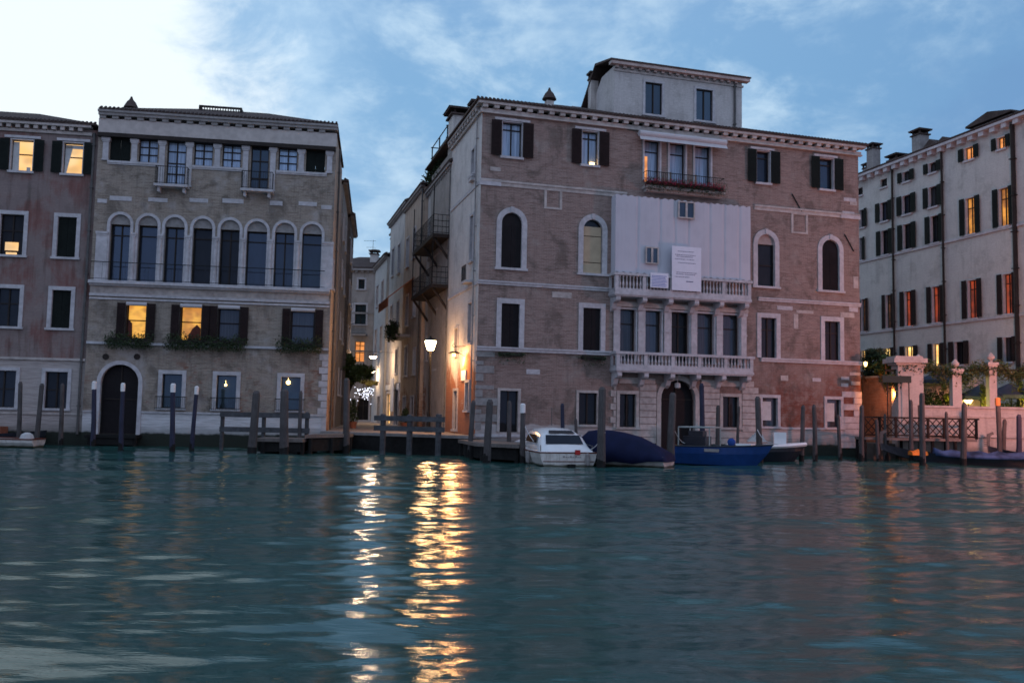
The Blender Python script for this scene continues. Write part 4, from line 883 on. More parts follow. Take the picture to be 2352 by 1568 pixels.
mb = MB(); mb.box(-8.2, -4.2, -1.1, 0, 7.6, 7.8); o = B.part(F, mb, 'balcony', 'stone_dim'); mb = MB(); rail(mb, -8.15, -4.25, -1.05, 7.8, 8.75); B.part(F, mb, 'railing', 'iron', o)
fin(); pipe(B, F, -.3, 1, 17.8, .06)
t = thing('balcony_plants', 'dark trailing plants filling the small alley balcony below the orange awning', 'plants', F.world(0, 0, 0), F.rot)
mb = MB(); 
for k in range(10): mb.leaves((-8.1 + k * .42, -1.05, 8.15 + .25 * math.sin(k * 2)), (.4, .4, .7), 110, .09)
mb.build('foliage', 'leaf_dark', t)
# third and fourth neighbours
B, F, fin = alley_house('house', 'tall pale alley house with a white-painted shopfront, third behind the brown brick palace', 24.1, 9.6, .1, 18.6, 'plaster_pale')
for r, k in (((-8.0, -6.8, 13.8, 16.2), dict(closed='green_shutter', sur=.1)), ((-4.6, -3.4, 13.6, 16.0), dict(pane='glass_dark', sur=.1)), ((-8.0, -6.8, 9.0, 11.2), dict(pane='glass_dark', sur=.12)), ((-4.4, -3.2, 9.0, 11.2), dict(closed='green_shutter', sur=.12)),
             ((-4.4, -3.2, 5.2, 7.2), dict(closed='dark_wood', sur=.12)), ((-8.6, -6.2, 1.0, 3.6), dict(pane='lit_pale', sur=.2, name='shop_window')), ((-4.0, -2.2, 1.0, 3.8), dict(pane='glass_dim', sur=.22, name='door'))): B.window(F, r, **k)
mb = MB(); mb.box(-9.0, -1.6, -.12, .0, 3.9, 4.35); B.part(F, mb, 'shop_fascia', 'white_paint')
fin()
B, F, fin = alley_house('house', 'lower white alley house at the far end of the row behind the brown brick palace', 33.8, 8.0, -.1, 15.9, 'plaster_hotel')
for r, k in (((-6.6, -5.4, 12.0, 14.0), dict(closed='green_shutter', sur=.1)), ((-3.0, -1.8, 12.0, 14.0), dict(closed='green_shutter', sur=.1)), ((-6.6, -5.4, 7.6, 9.8), dict(pane='glass_teal', sur=.12)), ((-3.0, -1.8, 7.6, 9.8), dict(pane='glass_dark', sur=.12)), ((-3.4, -1.8, 1.0, 3.4), dict(pane='glass_dim', sur=.14, name='door'))): B.window(F, r, **k)
fin()
chimney(B, F, -2, 1.0, 16, 18.4, .8)
# ---- left side of the alley
def left_house(label, u0, ln, off, top, mat, rise=1.4):
    p = LS.world(u0, off, 0); F = Frame(p.x, p.y, LS.rot); B = Bld(F, 'house', label, 'house')
    for z in (3.2, 7.0, 10.6, 13.8):
        if z + 2.2 < top: B.window(F, (ln * .2, ln * .2 + 1.0, z, z + 1.7), sur=.12, closed='green_shutter'); B.window(F, (ln * .65, ln * .65 + 1.0, z, z + 1.7), sur=.12, pane='glass_dark')
    B.wall(F, .01, ln, .2, top, mat); mb = MB(); mb.box(.012, ln - .01, 7.9, 7.94, .2, top); mb.box(.012, .05, .02, 7.9, .2, top); mb.box(ln - .04, ln, .02, 7.9, .2, top); B.part(F, mb, 'back_wall', mat)
    mb = MB(); mb.box(.01, ln, -.25, .02, top, top + .14); B.part(F, mb, 'cornice', 'stone_dim'); hip_roof(B, F, .01, ln, 7.9, top + .14, rise, .3); return B, F
left_house('dark plain alley house standing directly behind the palace with eight arches', 8.25, 9.3, -.12, 17.2, 'plaster_grey')
left_house('alley house with high dark eaves, second behind the palace with eight arches', 17.6, 8.6, -.35, 17.0, 'dark_brick')
# ---- building closing the alley
T = Frame(-19.0, 90, 0); B = Bld(T, 'building', 'dark building with one glowing orange window closing the far end of the alley')
for x0, x1, y0, y1, k in ((823, 838, 641, 664, dict(pane='glass_teal', sur=.16)), (815, 841, 699, 745, dict(pane='glass_teal', sur=.16)), (815, 837, 784, 831, dict(pane='lit_orange', sur=.0, mull=1, trans=(.45, .80), sill=False)), (801, 808, 699, 740, dict(pane='glass_dark', sur=.12))):
    B.window(T, T.rect(x0, y0, x1, y1), **k)
B.window(T, (3.4, 4.6, 1.1, 3.3), pane='glass_dark', sur=.15, name='door')
zt = T.uz(835, 622)[1]; B.wall(T, -2, 9, .2, zt, 'plaster_grey'); mb = MB(); mb.box(-2, 9, -.4, 0, zt, zt + .2); dentils(mb, -2, 9, zt - .2, zt, .25, .6, .25); B.part(T, mb, 'cornice', 'stone_dim')
mb = MB(); a, b = T.rect(812, 745, 845, 748)[:2]; mb.box(a, b, -.9, 0, 9.6, 9.8); o = B.part(T, mb, 'balcony', 'stone_dim'); mb = MB(); rail(mb, a + .05, b - .05, -.85, 9.8, 10.8); B.part(T, mb, 'railing', 'iron', o)
for z in (11.9, 8.0): mb = MB(); mb.box(-2, 9, -.08, .02, z, z + .18); B.part(T, mb, 'string_course', 'stone_dim')
hip_roof(B, T, -2, 9, 9, zt + .2, 2.0, .4); chimney(B, T, T.uz(851, 598)[0], 2.5, zt + .3, zt + 2.6, .8)
mb = MB(); mb.box(-2, 9, 8.95, 9, .2, zt); mb.box(-2, -1.96, .02, 8.95, .2, zt); mb.box(8.96, 9, .02, 8.95, .2, zt); B.part(T, mb, 'back_wall', 'plaster_grey')
t = thing('aerial', 'thin television aerial on the roof at the far end of the alley', 'aerial', T.world(T.uz(845, 600)[0], 3, zt + .8)); mb = MB(); mb.tube((0, 0, 0), (0, 0, 3.0), .025, n=4)
for z, l in ((2.9, 1.0), (2.2, .7), (1.6, .5)): mb.tube((-l, 0, z), (.3, 0, z), .018, n=4)
mb.build('mast', 'iron', t)
u, z = T.uz(799, 817); 
t = thing('wall_lamp', 'small dim yellow lamp on the dark building beside its glowing orange window', 'lamp', T.world(u, -.1, z)); mb = MB(); mb.lathe([(.1, -.2), (.2, .15), (.15, .22)], (0, -.2, 0), 8); mb.build('lamp_glass', emis('dim_yellow', (1, .7, .15), .8), t); mb = MB(); mb.tube((0, -.2, .2), (0, .1, .3), .03, n=5); mb.build('bracket', 'iron', t)

# ================================================================= hotel on the right
B = Bld(H, 'hotel', 'long pale five-storey building with glowing shuttered windows receding at the right edge')
HX = lambda u: 1952.4 + .293 * u
HY = lambda v: 229.7 + .293 * v
QX = lambda u: 1952.4 + .2747 * u
QY = lambda v: 660.4 + .2747 * v
zo = H.uz(2352, 267)[1] - H.uz(2352, 262)[1]
HT = (H.uz(2352, 272)[1] + H.uz(1966, 414)[1]) / 2
def hw(q, kind, z, hid=None, shut=None, q2='h', **k):
    X, Y = (HX, HY) if q2 == 'h' else (QX, QY)
    u0, u1 = H.rect(X(q[0]), Y((q[2] + q[3]) / 2), X(q[1]), Y((q[2] + q[3]) / 2) + 1)[:2]
    w_ = u1 - u0
    if shut: ins = w_ * .26; u0, u1 = u0 + ins, u1 - ins
    B.window(H, (u0, u1, *z), pane=kind, sur=0 if shut is None else .03, shut=shut, shut_w=(w_ * .26 if shut else None), smat='stone', mull=k.pop('mull', 1), trans=k.pop('trans', (.75,)), sill=k.pop('sill', True), **k)
def zz(x, y, F_=H): return F_.uz(x, y)[1]
za = (zz(HX(390), HY(650)), zz(HX(390), HY(580)))
# attic windows
for q, kd, sh in (((55, 100, 690, 750), 'glass_dark', None), ((238, 290, 620, 685), 'glass_dark', None), ((385, 505, 560, 640), 'glass_dim', 'green_shutter'), ((588, 715, 490, 570), 'glass_dim', 'green_shutter'), ((862, 1012, 370, 470), 'lit_orange', 'green_shutter'), ((1122, 1258, 290, 385), 'lit_orange', 'green_shutter'), ((1385, 1500, 200, 290), 'lit_orange', 'green_shutter')):
    xm = HX((q[0] + q[1]) / 2); z1 = zz(xm, HY(q[2])); z0 = zz(xm, HY(q[3])); hw(q, kd, (za[0] * 0 + z0, z1), shut=sh, trans=())
# upper mezzanine (left part only)
for q in ((60, 135, 860, 1000), (210, 335, 800, 950), (378, 518, 745, 895), (585, 725, 678, 838)):
    xm = HX((q[0] + q[1]) / 2); hw(q, 'glass_sky' if q[0] > 100 and q[0] < 500 else 'glass_dim', (zz(xm, HY(q[3])), zz(xm, HY(q[2]))), shut='green_shutter', trans=())
SILL1 = (zz(HX(0), HY(1287)) + zz(HX(1290), HY(985))) / 2
for q, kd in (((65, 120, 1080, 1255), 'glass_dark'), ((218, 338, 1020, 1215), 'glass_dark'), ((385, 520, 970, 1185), 'glass_dark'), ((600, 738, 905, 1135), 'glass_dark')):
    xm = HX((q[0] + q[1]) / 2); hw(q, kd, (SILL1 + .1, zz(xm, HY(q[2]))), shut='green_shutter')
for q in ((872, 1022, 760, 1055), (1132, 1290, 685, 1000), (1420, 1580, 600, 930)):
    xm = HX((q[0] + q[1]) / 2); hw(q, 'lit_gold', (SILL1 + .1, zz(HX(947), HY(765))), shut='green_shutter', trans=(.72,))
SILL2 = (zz(QX(80), QY(383)) + zz(QX(1330), QY(232))) / 2; Z2 = zz(QX(490), QY(30))
for q, kd in (((80, 155, 100, 370), 'lit_dim'), ((280, 375, 60, 345), 'lit_dim'), ((430, 555, 25, 325), 'lit_red'), ((655, 792, -20, 300), 'lit_red'), ((950, 1105, -90, 265), 'lit_red'), ((1245, 1400, -150, 225), 'lit_red'), ((1520, 1680, -200, 190), 'lit_red')):
    hw(q, kd, (SILL2 + .1, Z2), shut='brown_shutter', q2='q', trans=(.76,))
Z3 = (zz(QX(730), QY(468)), zz(QX(920), QY(645)))
for q, kd in (((80, 155, 520, 600), 'lit_pale'), ((240, 380, 500, 620), 'lit_pale'), ((430, 572, 485, 640), 'lit_pale'), ((665, 795, 465, 630), 'lit_pale'), ((838, 998, 445, 645), 'glass_dark'), ((1250, 1400, 410, 630), 'glass_dim'), ((1520, 1680, 380, 600), 'glass_dark')):
    hw(q, kd, (Z3[1], Z3[0]), shut='brown_shutter', q2='q', trans=())
HW0, HW1 = -24.0, 14.0
for z in (SILL1, SILL2): mb = MB(); mb.box(HW0, HW1, -.10, .03, z - .12, z + .04); B.part(H, mb, 'string_course', 'stone')
for x, y in ((HX(345), 500), (HX(737), 500), (HX(1302), 500)):
    u = H.uz(x, y)[0]; pipe(B, H, u, 1.0, HT - .2, .08 if x < 2300 else .14, .14, mat='dark_wood')
B.wall(H, HW0, HW1, .8, HT, 'plaster_hotel', t=.3)
mb = MB(); mb.box(HW0, HW1, -.5, .02, HT + .02, HT + .2); dentils(mb, HW0, HW1, HT - .3, HT + .02, .4, .95, .42); B.part(H, mb, 'cornice', 'stone')
mb = MB(); mb.box(HW0, HW1, 11.9, 12, .8, HT); mb.box(HW0, HW0 + .05, .02, 11.9, .8, HT); mb.box(HW1 - .05, HW1, .02, 11.9, .8, HT); B.part(H, mb, 'back_wall', 'plaster_hotel')
hip_roof(B, H, HW0, HW1, 12, HT + .2, 2.4, .5)
for q, d, w_ in (((150, 215, 345, 560), 1.2, .75), ((320, 420, 430, 520), 1.0, .95), ((500, 600, 235, 430), 1.0, .85), ((118, 148, 497, 570), 1.5, .5)):
    u, z = H.uz(HX((q[0] + q[1]) / 2), HY(q[2]), d); chimney(B, H, u, d, HT, z, w_, mat='stone_dim')
for q, d in (((945, 1290, 95, 260), .9), ((615, 700, 310, 390), 1.0), ((690, 830, 290, 380), 1.0)):
    u0, zt = H.uz(HX(q[0]), HY(q[2]) + 8, d); u1, _ = H.uz(HX(q[1]), HY(q[2]) + 8, d); zt = H.uz(HX((q[0] + q[1]) / 2), HY(q[2]), d)[1]; mb = MB(); zt = min(zt, HT + 3.4)
    mb.box(u0 + .3, u1 - .3, d, d + 3, HT, zt - .55); o = B.part(H, mb, 'dormer', 'plaster_grey')
    mb = MB(); mb.prism([(u0 - .1, zt - .6), (u1 + .1, zt - .6), (u1 + .1, zt - .48), ((u0 + u1) / 2, zt), (u0 - .1, zt - .48)], d - .4, d + 3.2); B.part(H, mb, 'dormer_roof', 'tile', o)

# ================================================================= garden at the right: wall, gate, columns, pergola
GY = 50.4; G = Frame(at_y(2065, 950, GY).x, GY, 0)
def gx(x, y=950, d=0): return G.uz(x, y, d)[0]
def gz(x, y, d=0): return G.uz(x, y, d)[1]
t = thing('garden_wall', 'low pink-lit white garden wall rising from the water at the right', 'wall', (G.x, G.y, 0))
a, b = gx(2112), gx(2352) + 14; zt = gz(2200, 932); mb = MB(); mb.box(a, b, 0, .45, -.4, zt - .12); mb.build('wall', 'garden_wall', t); mb = MB(); mb.box(a, b, -.08, .53, zt - .12, zt); mb.build('coping', 'stone_warm', t)
mb = MB(); mb.box(a, b, -.05, .0, zt - .62, zt - .54); mb.box(a, b, -.10, .0, 1.35, 1.5); mb.build('mouldings', 'stone_warm', t)
t = thing('gate_pillar', 'broad white gate pillar with a flat moulded cap beside the orange brick wall', 'pillar', (G.x, G.y, 0))
a, b = gx(2064), gx(2108); zt = gz(2090, 818); mb = MB(); mb.box(a, b, 0, .9, -.3, zt - .5); mb.build('shaft', 'garden_wall', t); mb = MB(); mb.box(a - .15, b + .15, -.15, 1.05, zt - .5, zt - .38); mb.box(a - .35, b + .45, -.35, 1.25, zt - .38, zt - .12); mb.box(a - .2, b + .25, -.2, 1.1, zt - .12, zt); mb.build('cap', 'stone_warm', t)
def column(label, x0, x1, ytop, finial=True):
    t = thing('garden_column', label, 'column', (G.x, G.y, 0), 0, 'pergola columns'); a, b = gx(x0), gx(x1); zt = gz((x0 + x1) / 2, ytop); zb = gz(2200, 932); m = (a + b) / 2
    mb = MB(); mb.box(a, b, .03, .43, zb + .002, zt - .35); mb.build('shaft', 'garden_wall', t)
    mb = MB(); mb.box(a - .05, b + .05, -.02, .48, zt - .35, zt - .25); mb.box(a - .1, b + .1, -.07, .53, zt - .25, zt - .1); mb.build('capital', 'stone_warm', t)
    if finial: mb = MB(); mb.lathe([(.12, -.1), (.07, 0), (.2, .12), (.22, .22), (.1, .4), (.02, .48)], (m, .23, zt), 10); mb.build('finial', 'stone_warm', t)
column('garden column joined to the gate pillar, leftmost of the columns on the low wall', 2108, 2123, 832); column('middle garden column on the low wall, between the gate pillar and the column by the umbrellas', 2190, 2211, 843); column('tall square garden column on the low wall in front of the dark umbrellas', 2275, 2292, 828); column('garden column at the far right edge of the low wall', 2368, 2386, 820)
t = thing('brick_wall', 'orange brick wall glowing in lamplight between the palace corner and the gate pillar', 'wall', (0, 0, 0))
p0 = at_y(1972, 866, 55.5); p1 = at_y(2066, 868, 51.2); mb = MB(); d_ = (p1 - p0).xy.length; an = math.atan2(p1.y - p0.y, p1.x - p0.x); zt = (p0.z + p1.z) / 2
mb.box(-1.5, d_, 0, .4, -.2, zt); mb.build('wall', 'orange_brick', t, loc=(p0.x, p0.y, 0), rot=an); mb = MB(); mb.box(-1.5, d_, -.06, .46, zt, zt + .12); mb.build('coping', 'stone_warm', t, loc=(p0.x, p0.y, 0), rot=an)
t = thing('restaurant_wall', 'warm pink terrace wall behind the garden columns and umbrellas', 'wall', (0, 0, 0)); mb = MB(); p = at_y(2235, 850, 54.2); mb.box(p.x - 4.2, p.x + 1.4, 0, .3, .8, 5.0); mb.build('wall', 'garden_wall', t, loc=(0, 54.4, 0))
# pergola foliage
t = thing('pergola_vine', 'vine and wisteria trailing along the top of the garden columns at the right', 'vine', (G.x, G.y, 0)); mb = MB(); mb2 = MB()
for x in range(2035, 2400, 7):
    yv = 852 - 6 * math.sin(x * .045) - 6 * math.sin(x * .11) + (12 if x < 2065 else 0); d = .3
    if 2064 < x < 2112: yv = 842
    u, z = G.uz(x, yv, d); hgt = .26 + .2 * random.random()
    (mb if random.random() < .6 else mb2).leaves((u, d, z), (.36, .5, hgt * 1.35), 120, .085)
    if random.random() < .45: mb.leaves((u, d - .2, z - .55), (.16, .15, .55), 45, .07)
mb.build('foliage', 'leaf', t); mb2.build('foliage', 'leaf_olive', t); mb = MB(); mb.tube((gx(2040), .3, gz(2040, 850)), (gx(2400), .3, gz(2400, 850)), .07, n=6); mb.build('beam', 'dark_wood', t)
def tree(name, label, base, crown, rad, n, size, mat, group=None, trunk_r=.14, clumps=14):
    t = thing(name, label, 'tree', base, 0, group); mb = MB(); cx, cy, cz = crown
    mb.tube((0, 0, 0), (cx * .4, cy * .4, cz * .6), trunk_r, trunk_r * .7, 8)
    for k in range(5): q = Vector(rng.normal(size=3)) * .5; mb.tube((cx * .4, cy * .4, cz * .6), (cx + q.x * rad[0], cy + q.y * rad[1], cz + abs(q.z) * rad[2] * .6), trunk_r * .6, trunk_r * .2, 6)
    mb.build('trunk', 'bark', t); mb = MB()
    for k in range(clumps):
        q = Vector(rng.normal(size=3)); q.normalize(); q *= rng.random() ** .4
        mb.leaves((cx + q.x * rad[0], cy + q.y * rad[1], cz + q.z * rad[2]), (rad[0] * .38, rad[1] * .38, rad[2] * .34), n // clumps, size)
    mb.build('crown', mat, t); return t
p = at_y(2010, 838, 54.6); tree('tree', 'dark evergreen tree filling the gap between the palace corner and the gate pillar', (p.x, 54.6, .9), (0, 0, p.z - .9), (1.35, 1.2, 1.0), 3200, .12, 'leaf_dark', clumps=16)
p = at_y(2030, 835, 52.4); tree('shrub', 'bushy dark shrub arching over the orange brick wall', (p.x + .3, 52.6, .9), (0, 0, p.z - .9 - .1), (.9, .6, .6), 1500, .10, 'leaf', clumps=10)
for lab, glab, x, y, yd in (('small floodlit yellow-green shrub on the wall left of the middle garden column', 'glowing spotlight under the shrub left of the middle garden column', 2180, 905, 52.0), ('small floodlit shrub left of the tall square garden column', 'glowing spotlight under the shrub left of the tall square column', 2264, 912, 52.0), ('floodlit shrub at the far right end of the garden wall', 'glowing spotlight at the far right end of the garden wall', 2346, 912, 52.2)):
    p = at_y(x, y, yd); t = tree('garden_shrub', lab, (p.x, yd, .9), (0, 0, p.z - .9), (.38, .35, .75), 900, .085, 'leaf_yellow', 'floodlit garden shrubs', .05, 9)
    g = thing('garden_spotlight', glab, 'spotlight', (p.x + .1, yd - .62, 3.05), 0, 'garden spotlights')  # fixture itself unseen: assumed from the lit shrub and added to light it
    mb = MB(); mb.lathe([(.05, -.35), (.06, -.05), (.12, 0)], (0, 0, 0), 8); mb.build('housing', 'iron', g); mb = MB(); mb.lathe([(.115, .0), (.115, .03), (.05, .05)], (0, 0, 0), 8); mb.build('lamp_glass', 'flood_glow', g)
    light('bulb', g, (0, .08, .16), 75, (1, .80, .16), .12)
p = at_y(2218, 915, 53.6); g = thing('terrace_lamp', 'bright yellow lantern on the terrace right of the middle garden column', 'lamp', (p.x, 53.3, p.z)); mb = MB(); mb.lathe([(.14, -.3), (.26, -.1), (.24, .22), (.1, .34)], (0, 0, 0), 8); mb.build('lamp_glass', 'bulb_glow', g); mb = MB(); mb.tube((0, 0, -.3), (0, 0, -2.3), .03, n=6); mb.build('post', 'iron', g); light('bulb', g, (0, .3, -.55), 60, (1, .60, .2), .2, D(130), (D(100), 0, 0))
p = at_y(2146, 905, 52.6); t = thing('hedge', 'dark clipped hedge behind the low wall between the gate pillar and the middle column', 'hedge', (p.x, 52.6, .9)); mb = MB()
for k in range(9): mb.leaves((-1.0 + k * .22, 0, 2.4 + .15 * math.sin(k * 2.2)), (.35, .4, .85), 190, .085)
mb.leaves((0, 0, 1.0), (1.1, .35, 1.0), 700, .09); mb.build('foliage', 'leaf_dark', t)
p = at_y(2320, 925, 52.9); t = thing('hedge', 'low dark hedge behind the wall right of the tall square column', 'hedge', (p.x, 52.9, .9)); mb = MB()
for k in range(10): mb.leaves((-1.2 + k * .3, 0, 2.15 + .1 * math.sin(k * 2.2)), (.35, .3, .5), 150, .08)
mb.build('foliage', 'leaf_dark', t)
def umbrella(label, x, y, yd, r):
    p = at_y(x, y, yd); t = thing('garden_umbrella', label, 'umbrella', (p.x, yd, 1.0), 0, 'dark garden umbrellas'); h = p.z - 1.0; mb = MB(); mb.tube((0, 0, 0), (0, 0, h), .04, n=8); mb.build('pole', 'iron', t); mb = MB(); n = 8; q = [(r * math.cos(2 * math.pi * (i + .5) / n), r * math.sin(2 * math.pi * (i + .5) / n), h - .75) for i in range(n)]
    mb.add([(0, 0, h)] + q, [(0, i + 1, (i + 1) % n + 1) for i in range(n)]); mb.add(q + [(a, b, c - .22) for a, b, c in q], [(i, (i + 1) % n, (i + 1) % n + n, i + n) for i in range(n)]); mb.build('canopy', 'umbrella_cloth', t)
umbrella('dark umbrella open between the middle column and the tall square column', 2252, 882, 53.2, 1.3); umbrella('dark umbrella open right of the tall square column', 2322, 878, 53.2, 1.5); umbrella('dark umbrella partly hidden under the vine right of the gate pillar', 2165, 845, 53.6, 1.4)
t = thing('sign', 'blank dark green board hanging in front of the gate pillar', 'sign', (0, 0, 0)); a = at_y(2027, 862, 49.9); b = at_y(2093, 879, 49.9); mb = MB(); mb.box(a.x, b.x, 49.88, 49.95, b.z, a.z); mb.build('board', 'sign_green', t); mb = MB(); 
for x in (a.x + .3, b.x - .1): mb.tube((x, 49.98, .9), (x, 49.98, a.z), .03, n=6)
mb.build('posts', 'iron', t)
p = at_y(1988, 836, 54.0); g = thing('wall_lamp', 'small bright lamp over the orange brick wall beside the palace corner', 'lamp', (p.x, p.y, p.z)); mb = MB(); mb.lathe([(.06, -.14), (.12, .05), (.08, .14)], (0, 0, 0), 8); mb.build('lamp_glass', 'bulb_glow', g); mb = MB(); mb.tube((0, 0, .14), (0, .5, .3), .02, n=5); mb.tube((0, .5, .3), (0, .5, -3.9), .03, n=5); mb.build('bracket', 'iron', g)
light('bulb', g, (.3, -3.2, -1.9), 330, (1, .30, .06), .1, D(125), (D(94), 0, D(-10)))  # unseen spot added well away from the lamp to wash the brick wall
# walkway with lattice railing
t = thing('walkway', 'wooden waterside walkway with dark cross-lattice railing in front of the garden wall', 'walkway', (0, 0, 0)); WY = 49.2; a = at_y(1984, 1003, WY).x; b = at_y(2243, 1010, WY).x; zd = at_y(2110, 1006, WY).z; zr = at_y(2110, 958, WY).z
mb = MB(); mb.box(a, b, WY - .05, WY + 1.3, zd - .14, zd); mb.build('deck', 'plank', t); k = a + .1
while k < b:
    for q in (.1, 1.2): mb = MB(); mb.tube((k, WY + q, -.4), (k, WY + q, zd - .14), .09, n=7); mb.build('pile', 'plank_dark', t)
    k += 1.25
mb = MB(); mb.box(a, b + .15, WY - .06, WY + .06, zr - .09, zr); mb.box(a, b, WY - .03, WY + .03, zd + .10, zd + .18); n = 7
for i in range(n + 1): u = a + (b - a) * i / n; mb.box(u - .06, u + .06, WY - .05, WY + .05, zd, zr - .09)
for i in range(n):
    u0 = a + (b - a) * i / n + .06; u1 = a + (b - a) * (i + 1) / n - .06; z0, z1 = zd + .2, zr - .1
    mb.tube((u0, WY, z0), (u1, WY, z1), .035, n=4); mb.tube((u0, WY + .05, z1), (u1, WY + .05, z0), .035, n=4); um, zm = (u0 + u1) / 2, (z0 + z1) / 2
    q = [(u0, zm), (um, z1), (u1, zm), (um, z0)]
    for k in range(4): mb.tube((q[k][0], WY - .05, q[k][1]), (q[(k + 1) % 4][0], WY - .05, q[(k + 1) % 4][1]), .03, n=4)
mb.build('lattice_railing', 'lattice', t)

# ================================================================= ground, quay and docks
e1 = M.world(W, .5, 0); e0 = M.world(0, .5, 0); l1 = L.world(0, .5, 0); l0 = L.world(-30, .5, 0)
mb = MB(); mb.plate([(l0.x - 200, l0.y), (l0.x, l0.y), (l1.x, l1.y), (l1.x + .3, 48.6), (e0.x, 45.8 + .5), (e0.x, e0.y), (e1.x, e1.y), (e1.x + .2, 50.9), (260, 50.9), (260, 700), (-260, 700), (-260, l0.y)], -1.5, .88); struct(mb.build('ground', 'earth'))
mb = MB(); qa = L.world(0, -.0, 0); qf = (qa.x + .02, 48.75); qg = (e0.x + .05, 45.2); s1 = S.world(-43, 0, 0); l2 = LS.world(42, 0, 0)
mb.plate([(qa.x + .02, qa.y + .0), qf, qg, (e0.x - .02, 46.0), (s1.x, s1.y + 3), (-14.0, 92), (-19, 92), (l2.x, l2.y)], -.6, 1.0); struct(mb.build('quay', 'paving'))
dv = Vector((qg[0] - qf[0], qg[1] - qf[1], 0)); dn = dv.normalized(); mb = MB(); nrm = Vector((dn.y, -dn.x, 0)); ln = dv.length
mb.box(0, ln, -.12, .38, .86, 1.012); k = 0
mb2 = MB(); mb2.box(-.3, ln + .3, -.06, .3, -.6, .855); struct(mb2.build('quay_wall', 'plank_dark', loc=(qf[0], qf[1], 0), rot=math.atan2(dv.y, dv.x)))
o = mb.build('quay_edge', 'stone_dim', loc=(qf[0], qf[1], 0), rot=math.atan2(dv.y, dv.x)); struct(o)
def dock(label, pts, z, piles, th=.16, mat='plank'):
    t = thing('jetty', label, 'jetty', (0, 0, 0)); mb = MB(); mb.plate(pts, z - th, z); mb.build('deck', mat, t)
    n = len(pts)
    for i in range(n):
        a, b = Vector(pts[i]), Vector(pts[(i + 1) % n]); m_ = max(1, int((b - a).length / 1.3))
        for k in range(m_): q = a + (b - a) * (k + .15) / m_; cn = (sum(p_[0] for p_ in pts) / n, sum(p_[1] for p_ in pts) / n); q = q + (Vector(cn) - q) * .08; mb = MB(); mb.tube((q.x, q.y, -.5), (q.x, q.y, z - th), .12, n=7); mb.build('pile', 'plank_dark', t)
    mb = MB(); c_ = Vector((sum(p_[0] for p_ in pts) / n, sum(p_[1] for p_ in pts) / n)); P = [tuple(Vector(p_) + (c_ - Vector(p_)) * .12) for p_ in pts]; mb.plate(P, .1, z - th - .02); mb.build('dark_framing', 'plank_dark', t)
def P2(x, y, z): 
    r = ray(x, y); k = (z - EYE) / r[2]; return (r[0] * k, r[1] * k)
x0 = at_y(592, 1000, 44).x; x1 = at_y(700, 1000, 44).x; x2 = at_y(806, 1000, 47).x
dock('low wooden landing stage between the two thick poles in front of the brick palace', [(x0, 43.4), (x1, 43.6), (x1, 45.6), (x0, 45.6)], .74, 4)
dock('plank walkway sloping along the left palace to the alley quay', [(x1 + .02, 43.9), (x2, 46.9), (x2, 48.8), (x1 + 1.0, 48.6), (x1 + .02, 46.2)], .93, 4)
dock('wooden landing stage reaching from the alley quay to the white motorboat', [(at_y(1052, 1000, 45).x, 45.1), (at_y(1092, 1020, 41).x, 41.0), (at_y(1192, 1030, 39.6).x, 39.6), (at_y(1200, 1030, 42.5).x, 42.6), (at_y(1140, 1000, 45.2).x, 46.6)], .82, 5)
a_, b_ = L.rect(800, 990, 820, 995)[:2]
dock('dark wooden landing steps below the arched water door of the left palace', [tuple(L.world(DOOR_L[0] - .3, -1.3, 0))[:2], tuple(L.world(DOOR_L[1] + .3, -1.3, 0))[:2], tuple(L.world(DOOR_L[1] + .3, -.02, 0))[:2], tuple(L.world(DOOR_L[0] - .3, -.02, 0))[:2]], .62, 3, mat='plank_dark')
def barrier(label, x0, x1, ys, yt, posts, low=None, tilt=0, rr=.11):
    t = thing('barrier', label, 'barrier', (0, 0, 0)); Y = ys; a = at_y(x0, yt[0], Y); b = at_y(x1, yt[0], Y + tilt)
    for i, y in enumerate(yt):
        p = at_y((x0 + x1) / 2, y, Y); z = p.z; mb = MB(); dx = b.x - a.x; l_ = math.hypot(dx, tilt)
        mb.box(0, l_, -.06, .06, z - .13, z + .13); mb.build('rail', 'rail_wood', t, loc=(a.x, Y, 0), rot=math.atan2(tilt, dx))
    for x, ytop, zb in posts:
        p = at_y(x, ytop, Y + tilt * (x - x0) / (x1 - x0) + .12); mb = MB(); mb.lathe([(rr, zb), (rr, p.z - .05), (rr * .7, p.z)], (0, 0, 0), 8); mb.build('post', 'rail_wood', t, loc=(p.x, p.y, 0))
barrier('heavy grey wooden barrier across the mouth of the alley', 860, 1021, 45.9, (961, 984), [(881, 950, -.5), (942, 951, -.5), (1008, 950, -.5)], tilt=-1.2, rr=.15)
barrier('two-rail wooden barrier in front of the left palace beside the thick poles', 506, 712, 46.0, (953, 987), [(512, 946, -.5), (607, 947, -.5), (706, 946, -.5)])

